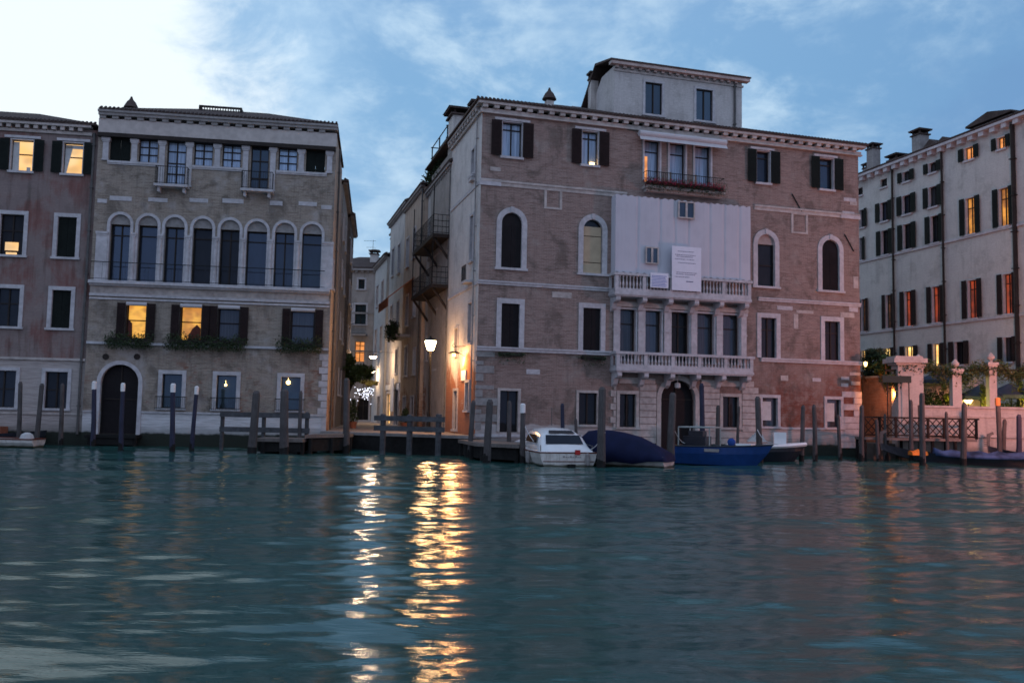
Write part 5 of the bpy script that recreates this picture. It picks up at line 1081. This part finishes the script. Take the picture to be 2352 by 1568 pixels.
# ================================================================= mooring poles
def pole(x, yt, Y, r, mat, label, cap=None, lean=0, group='mooring poles'):
    lean = lean or (.12 * math.sin(x * 1.7)); p = at_y(x, yt, Y); p.x -= lean; t = thing('mooring_pole', label, 'mooring pole', (p.x, Y, 0), 0, group); h = p.z; mb = MB(); n = 10; pr = [(r * 1.12, -.7), (r * 1.1, .3), (r * 1.0, h * .4), (r * .92, h - .12)] + ([] if cap else [(r * .55, h)])
    hh = h - .0; mb.lathe([(a, b if not cap else min(b, h - .42)) for a, b in pr[:4]] + ([] if cap else [(r * .5, h)]), (0, 0, 0), n)
    k = len(mb.v) // n
    mb.v = [(a + lean * c / h + .012 * math.sin(c * 3 + x), b, c) for a, b, c in mb.v]; mb.build('post', mat, t)
    mb = MB(); mb.lathe([(r * 1.16, -.6), (r * 1.14, .28), (r * 1.02, .42)], (0, 0, 0), n); mb.build('weed_band', 'plank_dark', t)
    if cap: mb = MB(); mb.lathe([(r * 1.0, h - .43), (r * 1.0, h - .05), (r * .5, h)], (lean, 0, 0), n); mb.build('cap', cap, t)
    return t
PL = [(47, 876, 46.2, .11, 'pile_wood', 'bare dark mooring pole nearest the left edge, beside the moored boat'), (97, 880, 46.0, .12, 'pile_wood', 'thick dark mooring pole just right of the white boat at the left edge'), (143, 880, 46.6, .11, 'pile_wood', 'dark mooring pole in front of the left house window, third from the left edge'),
 (217, 875, 46.2, .12, 'pile_blue', 'white-capped pole left of the arched water door', 'white_paint'), (283, 879, 44.6, .11, 'pile_blue', 'white-capped pole standing in front of the arched water door', 'white_paint'), (398, 880, 42.4, .12, 'pile_blue', 'white-capped pole in front of the first grated window right of the water door', 'white_paint'), (452, 886, 45.4, .11, 'pile_blue', 'white-capped pole between the first and second grated windows', 'white_paint'),
 (589, 897, 43.0, .20, 'pile_wood', 'thick weathered pole at the left end of the low landing stage'), (653, 893, 42.9, .21, 'pile_wood', 'thick weathered pole at the right end of the low landing stage'), (691, 897, 45.9, .10, 'pile_wood', 'slim dark pole close behind the thick pole by the lamplit window'),
 (797, 868, 46.6, .17, 'pile_wood', 'grey pole standing at the left side of the alley mouth'), (1087, 919, 43.0, .12, 'pile_wood', 'dark pole at the right side of the alley mouth by the palace corner', None, .12), (1125, 917, 39.5, .16, 'pile_wood', 'thick pole at the outer corner of the right landing stage'), (1170, 920, 42.9, .11, 'pile_wood', 'thin pole in front of the ground floor window beside the palace corner'),
 (1201, 926, 39.6, .12, 'pile_wood', 'white-topped pole at the left quarter of the white motorboat', 'white_paint'), (1292, 926, 44.6, .10, 'pile_blue', 'blue pole standing behind the white motorboat roof'), (1384, 888, 37.4, .17, 'pile_wood', 'thick pole between the white motorboat and the tarpaulin-covered boat'), (1322, 960, 45.2, .08, 'pile_wood', 'short thin stake behind the right side of the white motorboat'),
 (1546, 901, 40.6, .17, 'pile_wood', 'thick pole in front of the brick palace water door'), (1611, 880, 44.6, .13, 'pile_blue', 'tall bluish pole at the right jamb of the brick palace water door'), (1650, 930, 45.8, .12, 'pile_wood', 'grey pole behind the windscreen of the blue boat'), (1697, 932, 46.8, .08, 'pile_wood', 'slim stake right of the grey pole behind the blue boat'),
 (1740, 910, 43.6, .15, 'pile_wood', 'dark pole beside the bow of the blue boat'), (1845, 930, 46.2, .12, 'pile_wood', 'pole at the bow of the white-decked boat, left one of a close pair'), (1870, 929, 46.9, .12, 'pile_wood', 'pole right of the bow of the white-decked boat, right one of a close pair'), (1925, 952, 49.4, .10, 'pile_wood', 'short pole in front of the last ground floor window of the brick palace'), (1979, 930, 48.0, .13, 'pile_wood', 'pole standing at the right corner of the brick palace'),
 (2013, 962, 48.4, .10, 'pile_wood', 'pole in the water near the left end of the lattice railing'), (2033, 950, 48.9, .08, 'pile_wood', 'thin stake by the left end of the walkway'), (2092, 918, 47.8, .11, 'pile_wood', 'dark pole in front of the gate pillar'), (2118, 902, 45.2, .14, 'pile_wood', 'tall grey pole at the stern of the gondola, before the leftmost garden column'), (2173, 945, 48.6, .09, 'pile_wood', 'reddish thin pole in front of the lattice railing, right of the tall grey pole'), (2215, 924, 46.0, .14, 'pile_wood', 'thick pole before the middle garden column, beside the gondola'),
 (2307, 962, 48.2, .11, 'pile_wood', 'plain pole just right of the orange-topped pole'), (2341, 951, 46.4, .13, 'pile_blue', 'dark blue pole at the right edge of the picture')]
for q in PL: pole(q[0], q[1], q[2], q[3], q[4], q[5], q[6] if len(q) > 6 else None, q[7] if len(q) > 7 else 0)
pole(2291, 913, 47.6, .13, 'pile_wood', 'pole with a bright orange top beside the gondola bow', 'pile_orange')
# ================================================================= boats
def hull_mb(Ln, beam, free, bowz, full=.5, rake=.5, draft=.25, n=16, tr=.92, flare=.72):
    V = []; mb = MB(); m = 7
    for i in range(n + 1):
        t = i / n; hb = beam / 2 * ((tr + (1 - tr) * min(1, t / .3)) if t < .3 else 1) * max(.02, (1 - max(0, (t - full) / (1 - full)) ** 2.3)); z1 = free + (bowz - free) * t ** 2.2; lift = max(0, (t - .75) / .25) ** 2 * .35
        for y, z, q in ((-hb, z1, 1), (-hb * (.97), z1 * .6, .8), (-hb * flare, .02, .35), (0, -draft + lift, 0), (hb * flare, .02, .35), (hb * .97, z1 * .6, .8), (hb, z1, 1)):
            V.append((Ln * t - rake * (1 - q) * t ** 3, y, z))
    fs = [(i * m + j, (i + 1) * m + j, (i + 1) * m + j + 1, i * m + j + 1) for i in range(n) for j in range(m - 1)]; fs.append(tuple(range(m))); fs.append(tuple(n * m + k for k in range(m - 1, -1, -1)))
    mb.add(V, fs); return mb, V, m, n
def deck_mb(V, m, n, drop, inset=.97, i0=0, i1=None):
    mb = MB(); i1 = n if i1 is None else i1; pts = [(V[i * m][0], V[i * m][1] * inset, V[i * m][2] - drop) for i in range(i0, i1 + 1)] + [(V[i * m + 6][0], V[i * m + 6][1] * inset, V[i * m + 6][2] - drop) for i in range(i1, i0 - 1, -1)]
    k = i1 - i0 + 1; N_ = len(pts); mb.add(pts, [(i, i + 1, N_ - 2 - i, N_ - 1 - i) for i in range(k - 1)]); return mb
def strake(V, m, n, r=.035, dz=0):
    mb = MB()
    for s_ in (0, 6): mb.path([(V[i * m + s_][0], V[i * m + s_][1] * 1.01, V[i * m + s_][2] + dz) for i in range(n + 1)], r, 5)
    mb.tube((V[0][0], V[0][1], V[0][2] + dz), (V[6][0], V[6][1], V[6][2] + dz), r, r, 5); return mb
def loft(rings, cap=True):
    mb = MB(); m = len(rings[0]); V = [p for r in rings for p in r]; fs = [(i * m + j, i * m + (j + 1) % m, (i + 1) * m + (j + 1) % m, (i + 1) * m + j) for i in range(len(rings) - 1) for j in range(m)]
    if cap: fs += [tuple(range(m - 1, -1, -1)), tuple((len(rings) - 1) * m + k for k in range(m))]
    mb.add(V, fs); return mb
# white motorboat seen from astern
p = at_y(1303, 1072, 37.6); t = thing('motorboat', 'white motorboat with a rounded cabin and dark rear window, moored stern-out between two poles', 'boat', (p.x + .05, 37.6, 0), D(104))
mb, V, m, n = hull_mb(7.6, 2.62, .62, .95, .45, .5, tr=.96, flare=.86); mb.build('hull', 'hull_white', t, smooth=False); deck_mb(V, m, n, .0, .985).build('deck', 'cabin_white', t); strake(V, m, n, .03, -.02).build('rubbing_strake', 'varnish', t)
mb = MB(); mb.box(-.03, .0, -1.12, 1.12, .22, .25); mb.build('waterline_moulding', 'varnish', t)
R_ = []
HS = .86
for x, hw_, h, z0 in ((.12, 1.10, .02, .62), (.22, 1.16, .14, .62), (.60, 1.14, .36, .62), (1.00, 1.08, .84, .62), (1.35, 1.02, 1.02, .63), (2.2, 1.0, 1.12, .64), (3.4, .94, 1.05, .66), (4.1, .82, .80, .70), (4.9, .66, .25, .74)):
    h *= HS; R_.append([(x, -hw_, z0), (x, -hw_ * .98, z0 + h * .45), (x, -hw_ * .86, z0 + h * .80), (x, -hw_ * .62, z0 + h * .97), (x, 0, z0 + h * 1.02), (x, hw_ * .62, z0 + h * .97), (x, hw_ * .86, z0 + h * .80), (x, hw_ * .98, z0 + h * .45), (x, hw_, z0)])
o = loft(R_).build('cabin', 'cabin_white', t, smooth=True)
mb = MB(); mb.add([(.63, -.84, 1.0), (.63, .84, 1.0), (.98, .76, 1.43), (.98, -.76, 1.43)], [(0, 1, 2, 3)]); mb.v = [(a - .05, b, .62 + (c - .62) * HS) for a, b, c in mb.v]; mb.build('rear_window', 'glass_dark', o)
mb = MB(); mb.add([(1.04, -.60, 1.48), (1.04, .60, 1.48), (1.34, .52, 1.62), (1.34, -.52, 1.62)], [(0, 1, 2, 3)]); mb.v = [(a - .05, b, .62 + (c - .62) * HS + .03) for a, b, c in mb.v]; mb.build('roof_hatch', 'glass_dim', o)
for s_ in (-1, 1): mb = MB(); mb.add([(1.25, s_ * 1.07, 1.02), (3.3, s_ * 1.0, 1.05), (3.1, s_ * .93, 1.42), (1.45, s_ * .98, 1.42)], [(0, 1, 2, 3)]); mb.v = [(a, b * 1.015, .62 + (c - .62) * HS) for a, b, c in mb.v]; mb.build('side_window', 'glass_dark', o)
mb = MB(); mb.box(-.06, .02, -.50, -.28, .52, .72); mb.build('stern_fitting', 'red_paint', t)
mb = MB(); mb.lathe([(.16, -.25), (.2, -.05), (.18, .10)], (-.12, -.1, .02), 8); mb.build('exhaust', 'rubber', t)
mb = MB(); k = -.55
for q in (.07, .05, .09, .06, .08, .05, .07, .09): mb.box(-.012, .0, k, k + q, .40, .44 + (.03 if q > .07 else 0)); k += q + .035
mb.build('lettering', 'stone_dim', t)
for x_, y_ in ((1.6, 1.26), (3.4, 1.24), (-.08, -.9)): mb = MB(); mb.lathe([(.03, .55), (.10, .48), (.12, .25), (.09, .05), (.02, .0)], (x_, y_ + .08, .05), 8); mb.build('fender', 'stone_dim', t)
mb = MB(); mb.tube((.3, -1.15, .66), (.3, -1.15, .9), .02, n=5); mb.tube((.3, 1.15, .66), (.3, 1.15, .9), .02, n=5); mb.path([(.3, -1.15, .88), (1.2, -1.2, .92), (2.4, -1.2, .92)], .015); mb.build('hand_rail', 'pipe', t)
mb = MB(); mb.tube((2.6, 0, 1.7), (2.6, 0, 2.5), .018, n=5); mb.build('mast', 'pipe', t)
# boat under navy tarpaulin
p = at_y(1548, 1072, 39.0); t = thing('covered_boat', 'low white boat hidden under a sagging navy blue tarpaulin, right of the white motorboat', 'boat', (p.x - .35, 38.3, 0), D(152))
mb, V, m, n = hull_mb(4.6, 1.8, .5, .85, .5, .4); mb.build('hull', 'hull_white', t); strake(V, m, n, .03, -.12).build('rubbing_strake', 'varnish', t)
R_ = []
for x, hw_, h in ((-.12, .5, .30), (.0, .92, .66), (.6, .96, .98), (1.3, .98, 1.28), (2.1, .99, 1.45), (2.7, .98, 1.54), (3.2, .92, 1.56), (3.7, .78, 1.48), (4.05, .55, 1.2), (4.5, .3, .9)):
    lo = .30 - .12 * math.sin(max(0, x) * .75) + .05 * math.sin(x * 4); R_.append([(x, -hw_ * 1.03, lo), (x, -hw_ * .92, lo + (h - lo) * .5), (x, -hw_ * .6, lo + (h - lo) * .85), (x, -hw_ * .2, h + .02 * math.sin(x * 7)), (x, hw_ * .2, h), (x, hw_ * .6, lo + (h - lo) * .86), (x, hw_ * .92, lo + (h - lo) * .5), (x, hw_ * 1.03, lo)])
loft(R_).build('tarpaulin', 'tarp', t, smooth=True)
# blue boat
p = at_y(1556, 1060, 42.6); t = thing('blue_boat', 'bright blue workboat with a grey deck and clear windscreen, bow to the right', 'boat', (p.x, 42.9, 0), D(-30))
mb, V, m, n = hull_mb(4.6, 2.0, .84, 1.0, .45, 1.15, flare=.78); mb.build('hull', 'hull_blue', t); deck_mb(V, m, n, .03, .98).build('deck', 'deck_grey', t); strake(V, m, n, .035).build('rubbing_strake', 'hull_dark', t)
mb = MB(); mb.box(1.7, 2.4, -1.03, -1.005, .62, .76); mb.build('name_plate', 'stone_dim', t)
mb = MB()
for y in (-.85, .85):
    for x in (.4, 1.9): mb.tube((x, y, .85), (x, y, 1.72), .035, n=6)
    mb.tube((.4, y, 1.72), (1.9, y, 1.72), .035, n=6)
for x in (.4, 1.9): mb.tube((x, -.85, 1.72), (x, .85, 1.72), .035, n=6)
mb.build('windscreen_frame', 'deck_grey', t); mb = MB(); mb.box(.5, 1.6, -.5, .4, .84, 1.3); mb.box(.7, 1.4, -.3, .3, 1.3, 1.55); mb.build('console', 'hull_dark', t)
mb = MB(); mb.ball((2.6, .3, 1.05), .2); mb.build('buoy', 'blue_cover', t); mb = MB(); mb.box(3.0, 3.7, -.4, .4, .93, 1.02); mb.build('hatch', 'cabin_white', t)
# white-decked dark boat behind it
p = at_y(1672, 1050, 46.2); t = thing('white_decked_boat', 'dark hulled boat with a bright white deck, moored behind the bow of the blue boat', 'boat', (p.x, 46.3, 0), D(-12))
mb, V, m, n = hull_mb(3.9, 1.8, .80, .98, .45, .9); mb.build('hull', 'hull_dark', t); mb = strake(V, m, n, .10, -.06); mb.build('white_sheer_band', 'cabin_white', t); deck_mb(V, m, n, -.02, .98).build('deck', 'cabin_white', t)
mb = MB(); mb.add([(1.0, -.7, 1.0), (1.0, .7, 1.0), (1.6, .65, 1.62), (1.6, -.65, 1.62), (1.9, -.7, 1.0), (1.9, .7, 1.0)], [(0, 1, 2, 3), (3, 2, 5, 4), (0, 3, 4), (1, 5, 2)]); mb.build('screen', 'cream_cloth', t); mb = MB(); mb.box(2.3, 2.9, -.45, .4, .9, 1.5); mb.build('locker', 'cabin_white', t)
# boat at the left edge
p = at_y(92, 1010, 45.0); t = thing('rowing_boat', 'small open white boat with a pale bundle, moored at the left edge', 'boat', (p.x, 44.9, 0), D(184))
mb, V, m, n = hull_mb(5.0, 1.6, .42, .6, .5, .5); mb.build('hull', 'hull_white', t); deck_mb(V, m, n, .14, .93).build('floor', 'dark_wood', t); strake(V, m, n, .035).build('rubbing_strake', 'varnish', t)
mb = MB(); mb.box(.9, 1.1, -.7, .7, .30, .36); mb.box(2.3, 2.5, -.7, .7, .32, .38); mb.build('thwart', 'plank', t); mb = MB(); mb.lathe([(.25, .0), (.34, .15), (.28, .34), (.1, .45)], (.55, .1, .3), 10); mb.build('bundle', 'cream_cloth', t)
p = at_y(-20, 1000, 47.2); t = thing('dark_boat', 'dark boat with reddish gear lying behind the white boat at the left edge', 'boat', (p.x - 1.5, 47.0, 0), D(4))
mb, V, m, n = hull_mb(4.4, 1.6, .55, .8, .5, .5); mb.build('hull', 'hull_dark', t); deck_mb(V, m, n, .05, .95).build('deck', 'varnish', t); mb = MB(); mb.box(.8, 2.2, -.4, .4, .5, .95); mb.build('gear_box', 'terracotta', t)
def rope(label, a, b, sag):
    t = thing('mooring_rope', label, 'rope', a, 0, 'mooring ropes'); mb = MB(); a, b = Vector(a), Vector(b); n = 10
    mb.path([tuple((b - a) * (i / n) + Vector((0, 0, -sag * 4 * (i / n) * (1 - i / n)))) for i in range(n + 1)], .02, 5); mb.build('rope', 'cream_cloth', t)
rope('pale rope slung from the thick pole down to the stern of the white motorboat', (3.98, 37.3, 1.5), (3.45, 37.9, .75), .12)
rope('pale rope from the white-topped pole to the left side of the white motorboat', (.62, 39.6, 1.7), (1.35, 38.6, .75), .15)
rope('rope from the thick pole to the stern of the blue boat', (7.5, 40.6, 1.6), (8.35, 42.3, .95), .15)
rope('rope from the dark pole to the bow of the blue boat', (12.1, 43.6, 1.7), (12.1, 41.2, 1.1), .2)
# gondolas
def gondola(label, loc, rot, cover, Ln=10.6):
    t = thing('gondola', label, 'gondola', loc, rot, 'moored gondolas'); n = 24; V = []; m = 5; mb = MB()
    def sh(s_): return .42 + (.55 * max(0, s_) ** 2.6 if s_ > 0 else .75 * (-s_) ** 2.4)
    for i in range(n + 1):
        s_ = -1 + 2 * i / n; hb = .70 * max(.03, 1 - abs(s_) ** 2.1); z = sh(s_); kz = -.12 + .75 * abs(s_) ** 3.2
        for y, zz_ in ((-hb, z), (-hb * .75, kz + .04), (0, kz), (hb * .75, kz + .04), (hb, z)): V.append((Ln / 2 * s_, y, zz_))
    mb.add(V, [(i * m + j, (i + 1) * m + j, (i + 1) * m + j + 1, i * m + j + 1) for i in range(n) for j in range(m - 1)]); mb.build('hull', 'hull_dark', t)
    mb = MB(); mb.add([V[i * m] for i in range(n + 1)] + [V[i * m + 4] for i in range(n + 1)], [(i, i + 1, n + 2 + i, n + 1 + i) for i in list(range(0, 7)) + list(range(17, n))]); mb.v = [(a, b * .96, c - .02) for a, b, c in mb.v]; mb.build('end_decks', 'varnish', t)
    R_ = []
    for i in range(6, 19):
        s_ = -1 + 2 * i / n; hb = .70 * (1 - abs(s_) ** 2.1) * 1.04; z = sh(s_) ; h = .16 + .14 * math.sin(i * 1.3) ** 2; R_.append([(Ln / 2 * s_, -hb, z - .12), (Ln / 2 * s_, -hb * .95, z + .03), (Ln / 2 * s_, -hb * .4, z + h), (Ln / 2 * s_, hb * .4, z + h), (Ln / 2 * s_, hb * .95, z + .03), (Ln / 2 * s_, hb, z - .12)])
    loft(R_).build('cover', cover, t, smooth=True)
    x = Ln / 2 - .05; z = sh(1); mb = MB(); mb.prism([(x - .12, z - .35), (x + .02, z - .4), (x + .10, z + .1), (x + .08, z + .62), (x - .22, z + .74), (x - .3, z + .62), (x - .1, z + .52), (x - .05, z + .1)], -.02, .02)
    for k in range(6): mb.box(x - .02, x + .26, -.018, .018, z - .02 + k * .09, z + .03 + k * .09)
    mb.build('bow_iron', 'pipe', t)
    mb = MB(); mb.path([(-Ln / 2, 0, sh(-1) - .05), (-Ln / 2 - .12, 0, sh(-1) + .25), (-Ln / 2 - .02, 0, sh(-1) + .42)], .04); mb.build('stern_curl', 'iron', t)
    mb = MB(); mb.box(-1.6, -1.45, -.86, -.68, .4, .82); mb.build('oar_rest', 'varnish', t); return t
p = at_y(2222, 1040, 46.2); g1 = gondola('black gondola with pale blue cover lying in front of the lattice railing', (p.x + 1.5, 46.9, 0), D(-17) + math.pi, 'pale_blue_cover')
p = at_y(2268, 1000, 48.1); gondola('black gondola under a deep blue cover with a toothed bow iron, behind the orange-topped pole', (p.x + 5.1, 47.9, 0), math.pi + D(2), 'blue_cover')
t = thing('folded_cloth', 'bright orange cloth folded on the dark foredeck of the gondola', 'cloth', (at_y(2131, 1030, 46.4).x, 47.55, .50)); mb = loft([[(x, -.34, -.10), (x, -.3, .06 + .05 * math.sin(x * 7)), (x, 0, .16 + .06 * math.cos(x * 11)), (x, .3, .05), (x, .34, -.1)] for x in (-.42, -.3, -.15, 0, .15, .3, .4)]); mb.build('cloth', 'orange_cloth', t)

# ================================================================= lamps, lights and plants in the alley
YL = 51.0; p = at_y(989, 793, YL); t = thing('street_lamp', 'tall iron street lamp with a bright glass lantern at the mouth of the alley', 'street lamp', (p.x, YL, 1.0)); h = p.z - 1.0
mb = MB(); mb.lathe([(.20, 0), (.20, .25), (.12, .35), (.10, 1.1), (.075, 1.2), (.055, h - .45), (.10, h - .38), (.13, h - .30)], (0, 0, 0), 10); mb.build('post', 'iron', t)
mb = MB(); mb.lathe([(.17, -.28), (.20, -.22), (.335, .22), (.32, .26)], (0, 0, h), 10); mb.build('lamp_glass', 'lamp_glow', t); mb = MB(); mb.lathe([(.37, .262), (.30, .34), (.10, .42), (.03, .55)], (0, 0, h), 10); mb.build('lamp_cap', 'iron', t)
light('bulb', t, (0, -.0, h - .45), 420, (1, .50, .19), .27)
sp = S.uz(1068, 812); wp = S.world(sp[0], -.62, sp[1]); t = thing('wall_lamp', 'wrought-iron bracket lamp throwing a warm glow on the palace side wall at the alley corner', 'wall lamp', tuple(wp), S.rot)
mb = MB(); mb.tube((0, .0, .35), (0, .62, .42), .02, n=5); mb.tube((0, 0, .2), (0, .62, -.15), .015, n=5); mb.path([(0, .1, .38), (0, .0, .5), (0, -.12, .42), (0, -.05, .32), (0, .0, .35)], .015, 5)
for k in range(4): mb.tube((-.3, .02 + k * .12, .55 - k * .14), (.25, .02 + k * .12, .55 - k * .14), .012, n=4)
mb.build('bracket', 'iron', t); mb = MB(); mb.lathe([(.16, .10), (.30, .02), (.32, -.02)], (0, 0, 0), 12); mb.build('shade', 'iron', t); mb = MB(); mb.ball((0, 0, -.06), .09); mb.build('lamp_glass', 'bulb_glow', t); light('bulb', t, (0, .0, -.4), 340, (1, .46, .16), .32)
sp = S.uz(1067, 862); t = thing('sign', 'small pale square sign lit by the bracket lamp at the alley corner', 'sign', tuple(S.world(sp[0], 0, sp[1])), S.rot); mb = MB(); mb.box(-.55, .55, -.08, -.02, -.28, .28); mb.build('board', 'sign_white', t)
for x, y, Y, pw, lab in ((857, 819, 74, 330, 'upper of two white lamps hanging over the middle of the alley'), (855, 852, 82, 260, 'lower and farther of two white lamps hanging over the alley')):
    p = at_y(x, y, Y); t = thing('hanging_lamp', lab, 'lamp', tuple(p), 0); mb = MB(); mb.lathe([(.05, -.16), (.20, -.12), (.30, -.02), (.30, .03)], (0, 0, 0), 12); mb.build('lamp_glass', 'lamp_glow_far', t); mb = MB(); mb.lathe([(.34, .032), (.3, .1), (.05, .2)], (0, 0, 0), 12); mb.tube((-3, .1, .5), (3, .1, .35), .015, n=4); mb.tube((0, 0, .2), (0, .1, .44), .015, n=4); mb.build('shade', 'iron', t); light('bulb', t, (0, 0, -.38), pw, (1, .66, .40), .18)
t = thing('string_lights', 'dense cluster of sparkling white fairy lights below the trees in the alley', 'fairy lights', tuple(at_y(838, 904, 70))); mb = MB()
for k in range(60):
    q = rng.normal(size=2); mb.ball((.10 + .36 * q[0] * (.6 if q[0] > 0 else 1.3), .2 * rng.random(), .06 + .24 * q[1]), .021, 4)
mb.build('bulbs', 'bulb_white', t); mb = MB()
for k in range(9): mb.tube((-1.0, .1, -.4 + k * .1), (.9, .1, .1 - .5 + k * .12), .008, n=3)
mb.build('wires', 'iron', t); light('bulb', t, (.1, .5, 0), 60, (.8, .8, 1), .4, D(150), (D(90), 0, D(-60)))
p = at_y(822, 848, 68); tree('tree', 'leafy tree overhanging the left side of the alley behind the grey pole', (p.x - .9, 68, 1.0), (.7, 0, p.z - 1.0), (1.15, 1.2, 1.25), 2600, .12, 'leaf', clumps=16)
p = at_y(846, 878, 76); t = tree('tree', 'yellow-green branch lit by the hanging lamps in the alley', (p.x - 1.2, 76, 1.0), (1.2, 0, p.z - 1.0), (.75, .5, .32), 700, .10, 'leaf_olive', clumps=8, trunk_r=.06)
for x, y, Y, lab, hgt, rr in ((812, 940, 57.5, 'tall dark conical shrub in a red pot at the left of the alley mouth', 1.35, .38), (931, 942, 59, 'low potted bush against the right wall of the alley', .75, .42), (800, 930, 60.5, 'dark shrub half hidden behind the grey pole at the alley mouth', 1.5, .35)):
    p = at_y(x, y, Y); t = thing('potted_shrub', lab, 'plant', (p.x, Y, 1.0)); mb = MB(); mb.lathe([(.18, 0), (.27, .42), (.24, .42)], (0, 0, 0), 10); mb.build('pot', 'terracotta', t); mb = MB()
    for k in range(8): zq = k / 8; mb.leaves((0, 0, .55 + hgt * zq), (rr * (1.1 - zq * .8), rr * (1.1 - zq * .8), .22), 80, .07)
    mb.build('foliage', 'leaf_dark', t)
for xx, lab in ((905, 'white cloth banner hanging on the shopfront side of the alley'),):
    sp = S.uz(907, 905); t = thing('cloth_banner', lab, 'banner', tuple(S.world(sp[0], -.25, sp[1])), S.rot); mb = MB(); mb.box(-.9, .9, -.02, .02, -1.4, 1.3); mb.build('cloth', 'laundry', t)
# unseen lamp added beyond the right edge, assumed source of the pink wall light
t = thing('dock_lamp', 'lamp standard on a wooden pile just outside the right edge of the picture', 'street lamp', (27.2, 42.0, 0)); mb = MB(); mb.lathe([(.2, -.7), (.16, 2.0), (.07, 2.1), (.05, 4.3)], (0, 0, 0), 10); mb.build('post', 'pile_wood', t); mb = MB(); mb.ball((0, 0, 4.55), .26, 10); mb.build('lamp_glass', 'lamp_glow', t); light('bulb', t, (0, .0, 4.95), 3300, (1, .31, .21), .3)

# ================================================================= water
def water():
    xs = np.concatenate([np.linspace(-400, -42, 12)[:-1], np.linspace(-42, 46, 760), np.linspace(46, 400, 12)[1:]])
    ys = np.concatenate([np.linspace(-60, 4, 14)[:-1], 4 + 58 * np.linspace(0, 1, 720) ** 1.35, np.linspace(62, 90, 4)[1:]])
    X, Y = np.meshgrid(xs, ys); Z = np.zeros_like(X); r = np.random.default_rng(11)
    for k in range(56):
        lam = .30 * (7.0 / .30) ** (k / 55); th = r.normal(0, .48 if lam < 1 else .30) + (math.pi / 2) ; kx, ky = math.cos(th) * 2 * math.pi / lam, math.sin(th) * 2 * math.pi / lam
        ph = r.random() * 6.28; amp = (.0053 if lam < 1 else (.0040 if lam < 2.4 else .0046)) * lam ** .98 * (.6 + .8 * r.random())
        wx = X + .35 * np.sin(Y * .31 + ph) + .3 * np.sin(X * .17 + ph * 2); wy = Y + .25 * np.sin(X * .4 + ph)
        env = .55 + .45 * np.sin(X * .21 + ph * 3) * np.sin(Y * .31 + ph * 5)
        Z += amp * env * np.sin(kx * wx + ky * wy + ph)
    fade = np.clip((60 - np.abs(Y - 30)) / 30, 0, 1); Z *= np.where((X > -44) & (X < 48) & (Y > 3) & (Y < 62), 1, 0)
    nx, ny = len(xs), len(ys); co = np.stack([X, Y, Z], -1).reshape(-1, 3).astype(np.float32)
    i = np.arange(ny - 1)[:, None] * nx + np.arange(nx - 1)[None]; q = np.stack([i, i + 1, i + nx + 1, i + nx], -1).reshape(-1, 4)
    me = bpy.data.meshes.new('water'); me.vertices.add(len(co)); me.vertices.foreach_set('co', co.ravel()); me.loops.add(q.size); me.loops.foreach_set('vertex_index', q.ravel().astype(np.int32)); me.polygons.add(len(q)); me.polygons.foreach_set('loop_start', np.arange(0, q.size, 4, dtype=np.int32)); me.polygons.foreach_set('loop_total', np.full(len(q), 4, np.int32)); me.polygons.foreach_set('use_smooth', np.ones(len(q), bool)); me.update(calc_edges=True); me.validate()
    mt, nt, p = newmat('canal_water'); v, s = objvec(nt)
    n = noise(nt, vmul(nt, v, .6, 1.5, 1), .35, 3); nt.links.new(mixc(nt, n, (.017, .066, .060), (.024, .082, .073)), p.inputs['Base Color']); setp(p, None, .01, 0, .5); p.inputs['IOR'].default_value = 1.333
    b = nd(nt, 'ShaderNodeBump'); b.inputs['Strength'].default_value = .30; b.inputs['Distance'].default_value = .02
    n1 = noise(nt, vmul(nt, v, .8, 3.6, 1), 2.8, 5, .6, .4); n2 = noise(nt, vmul(nt, v, 1, 2.2, 1), 9, 3, .6)
    nt.links.new(mathn(nt, 'ADD', n1, mathn(nt, 'MULTIPLY', n2, .25)), b.inputs['Height']); nt.links.new(b.outputs[0], p.inputs['Normal'])
    me.materials.append(mt); o = bpy.data.objects.new('water', me); COL.objects.link(o); struct(o)
water()
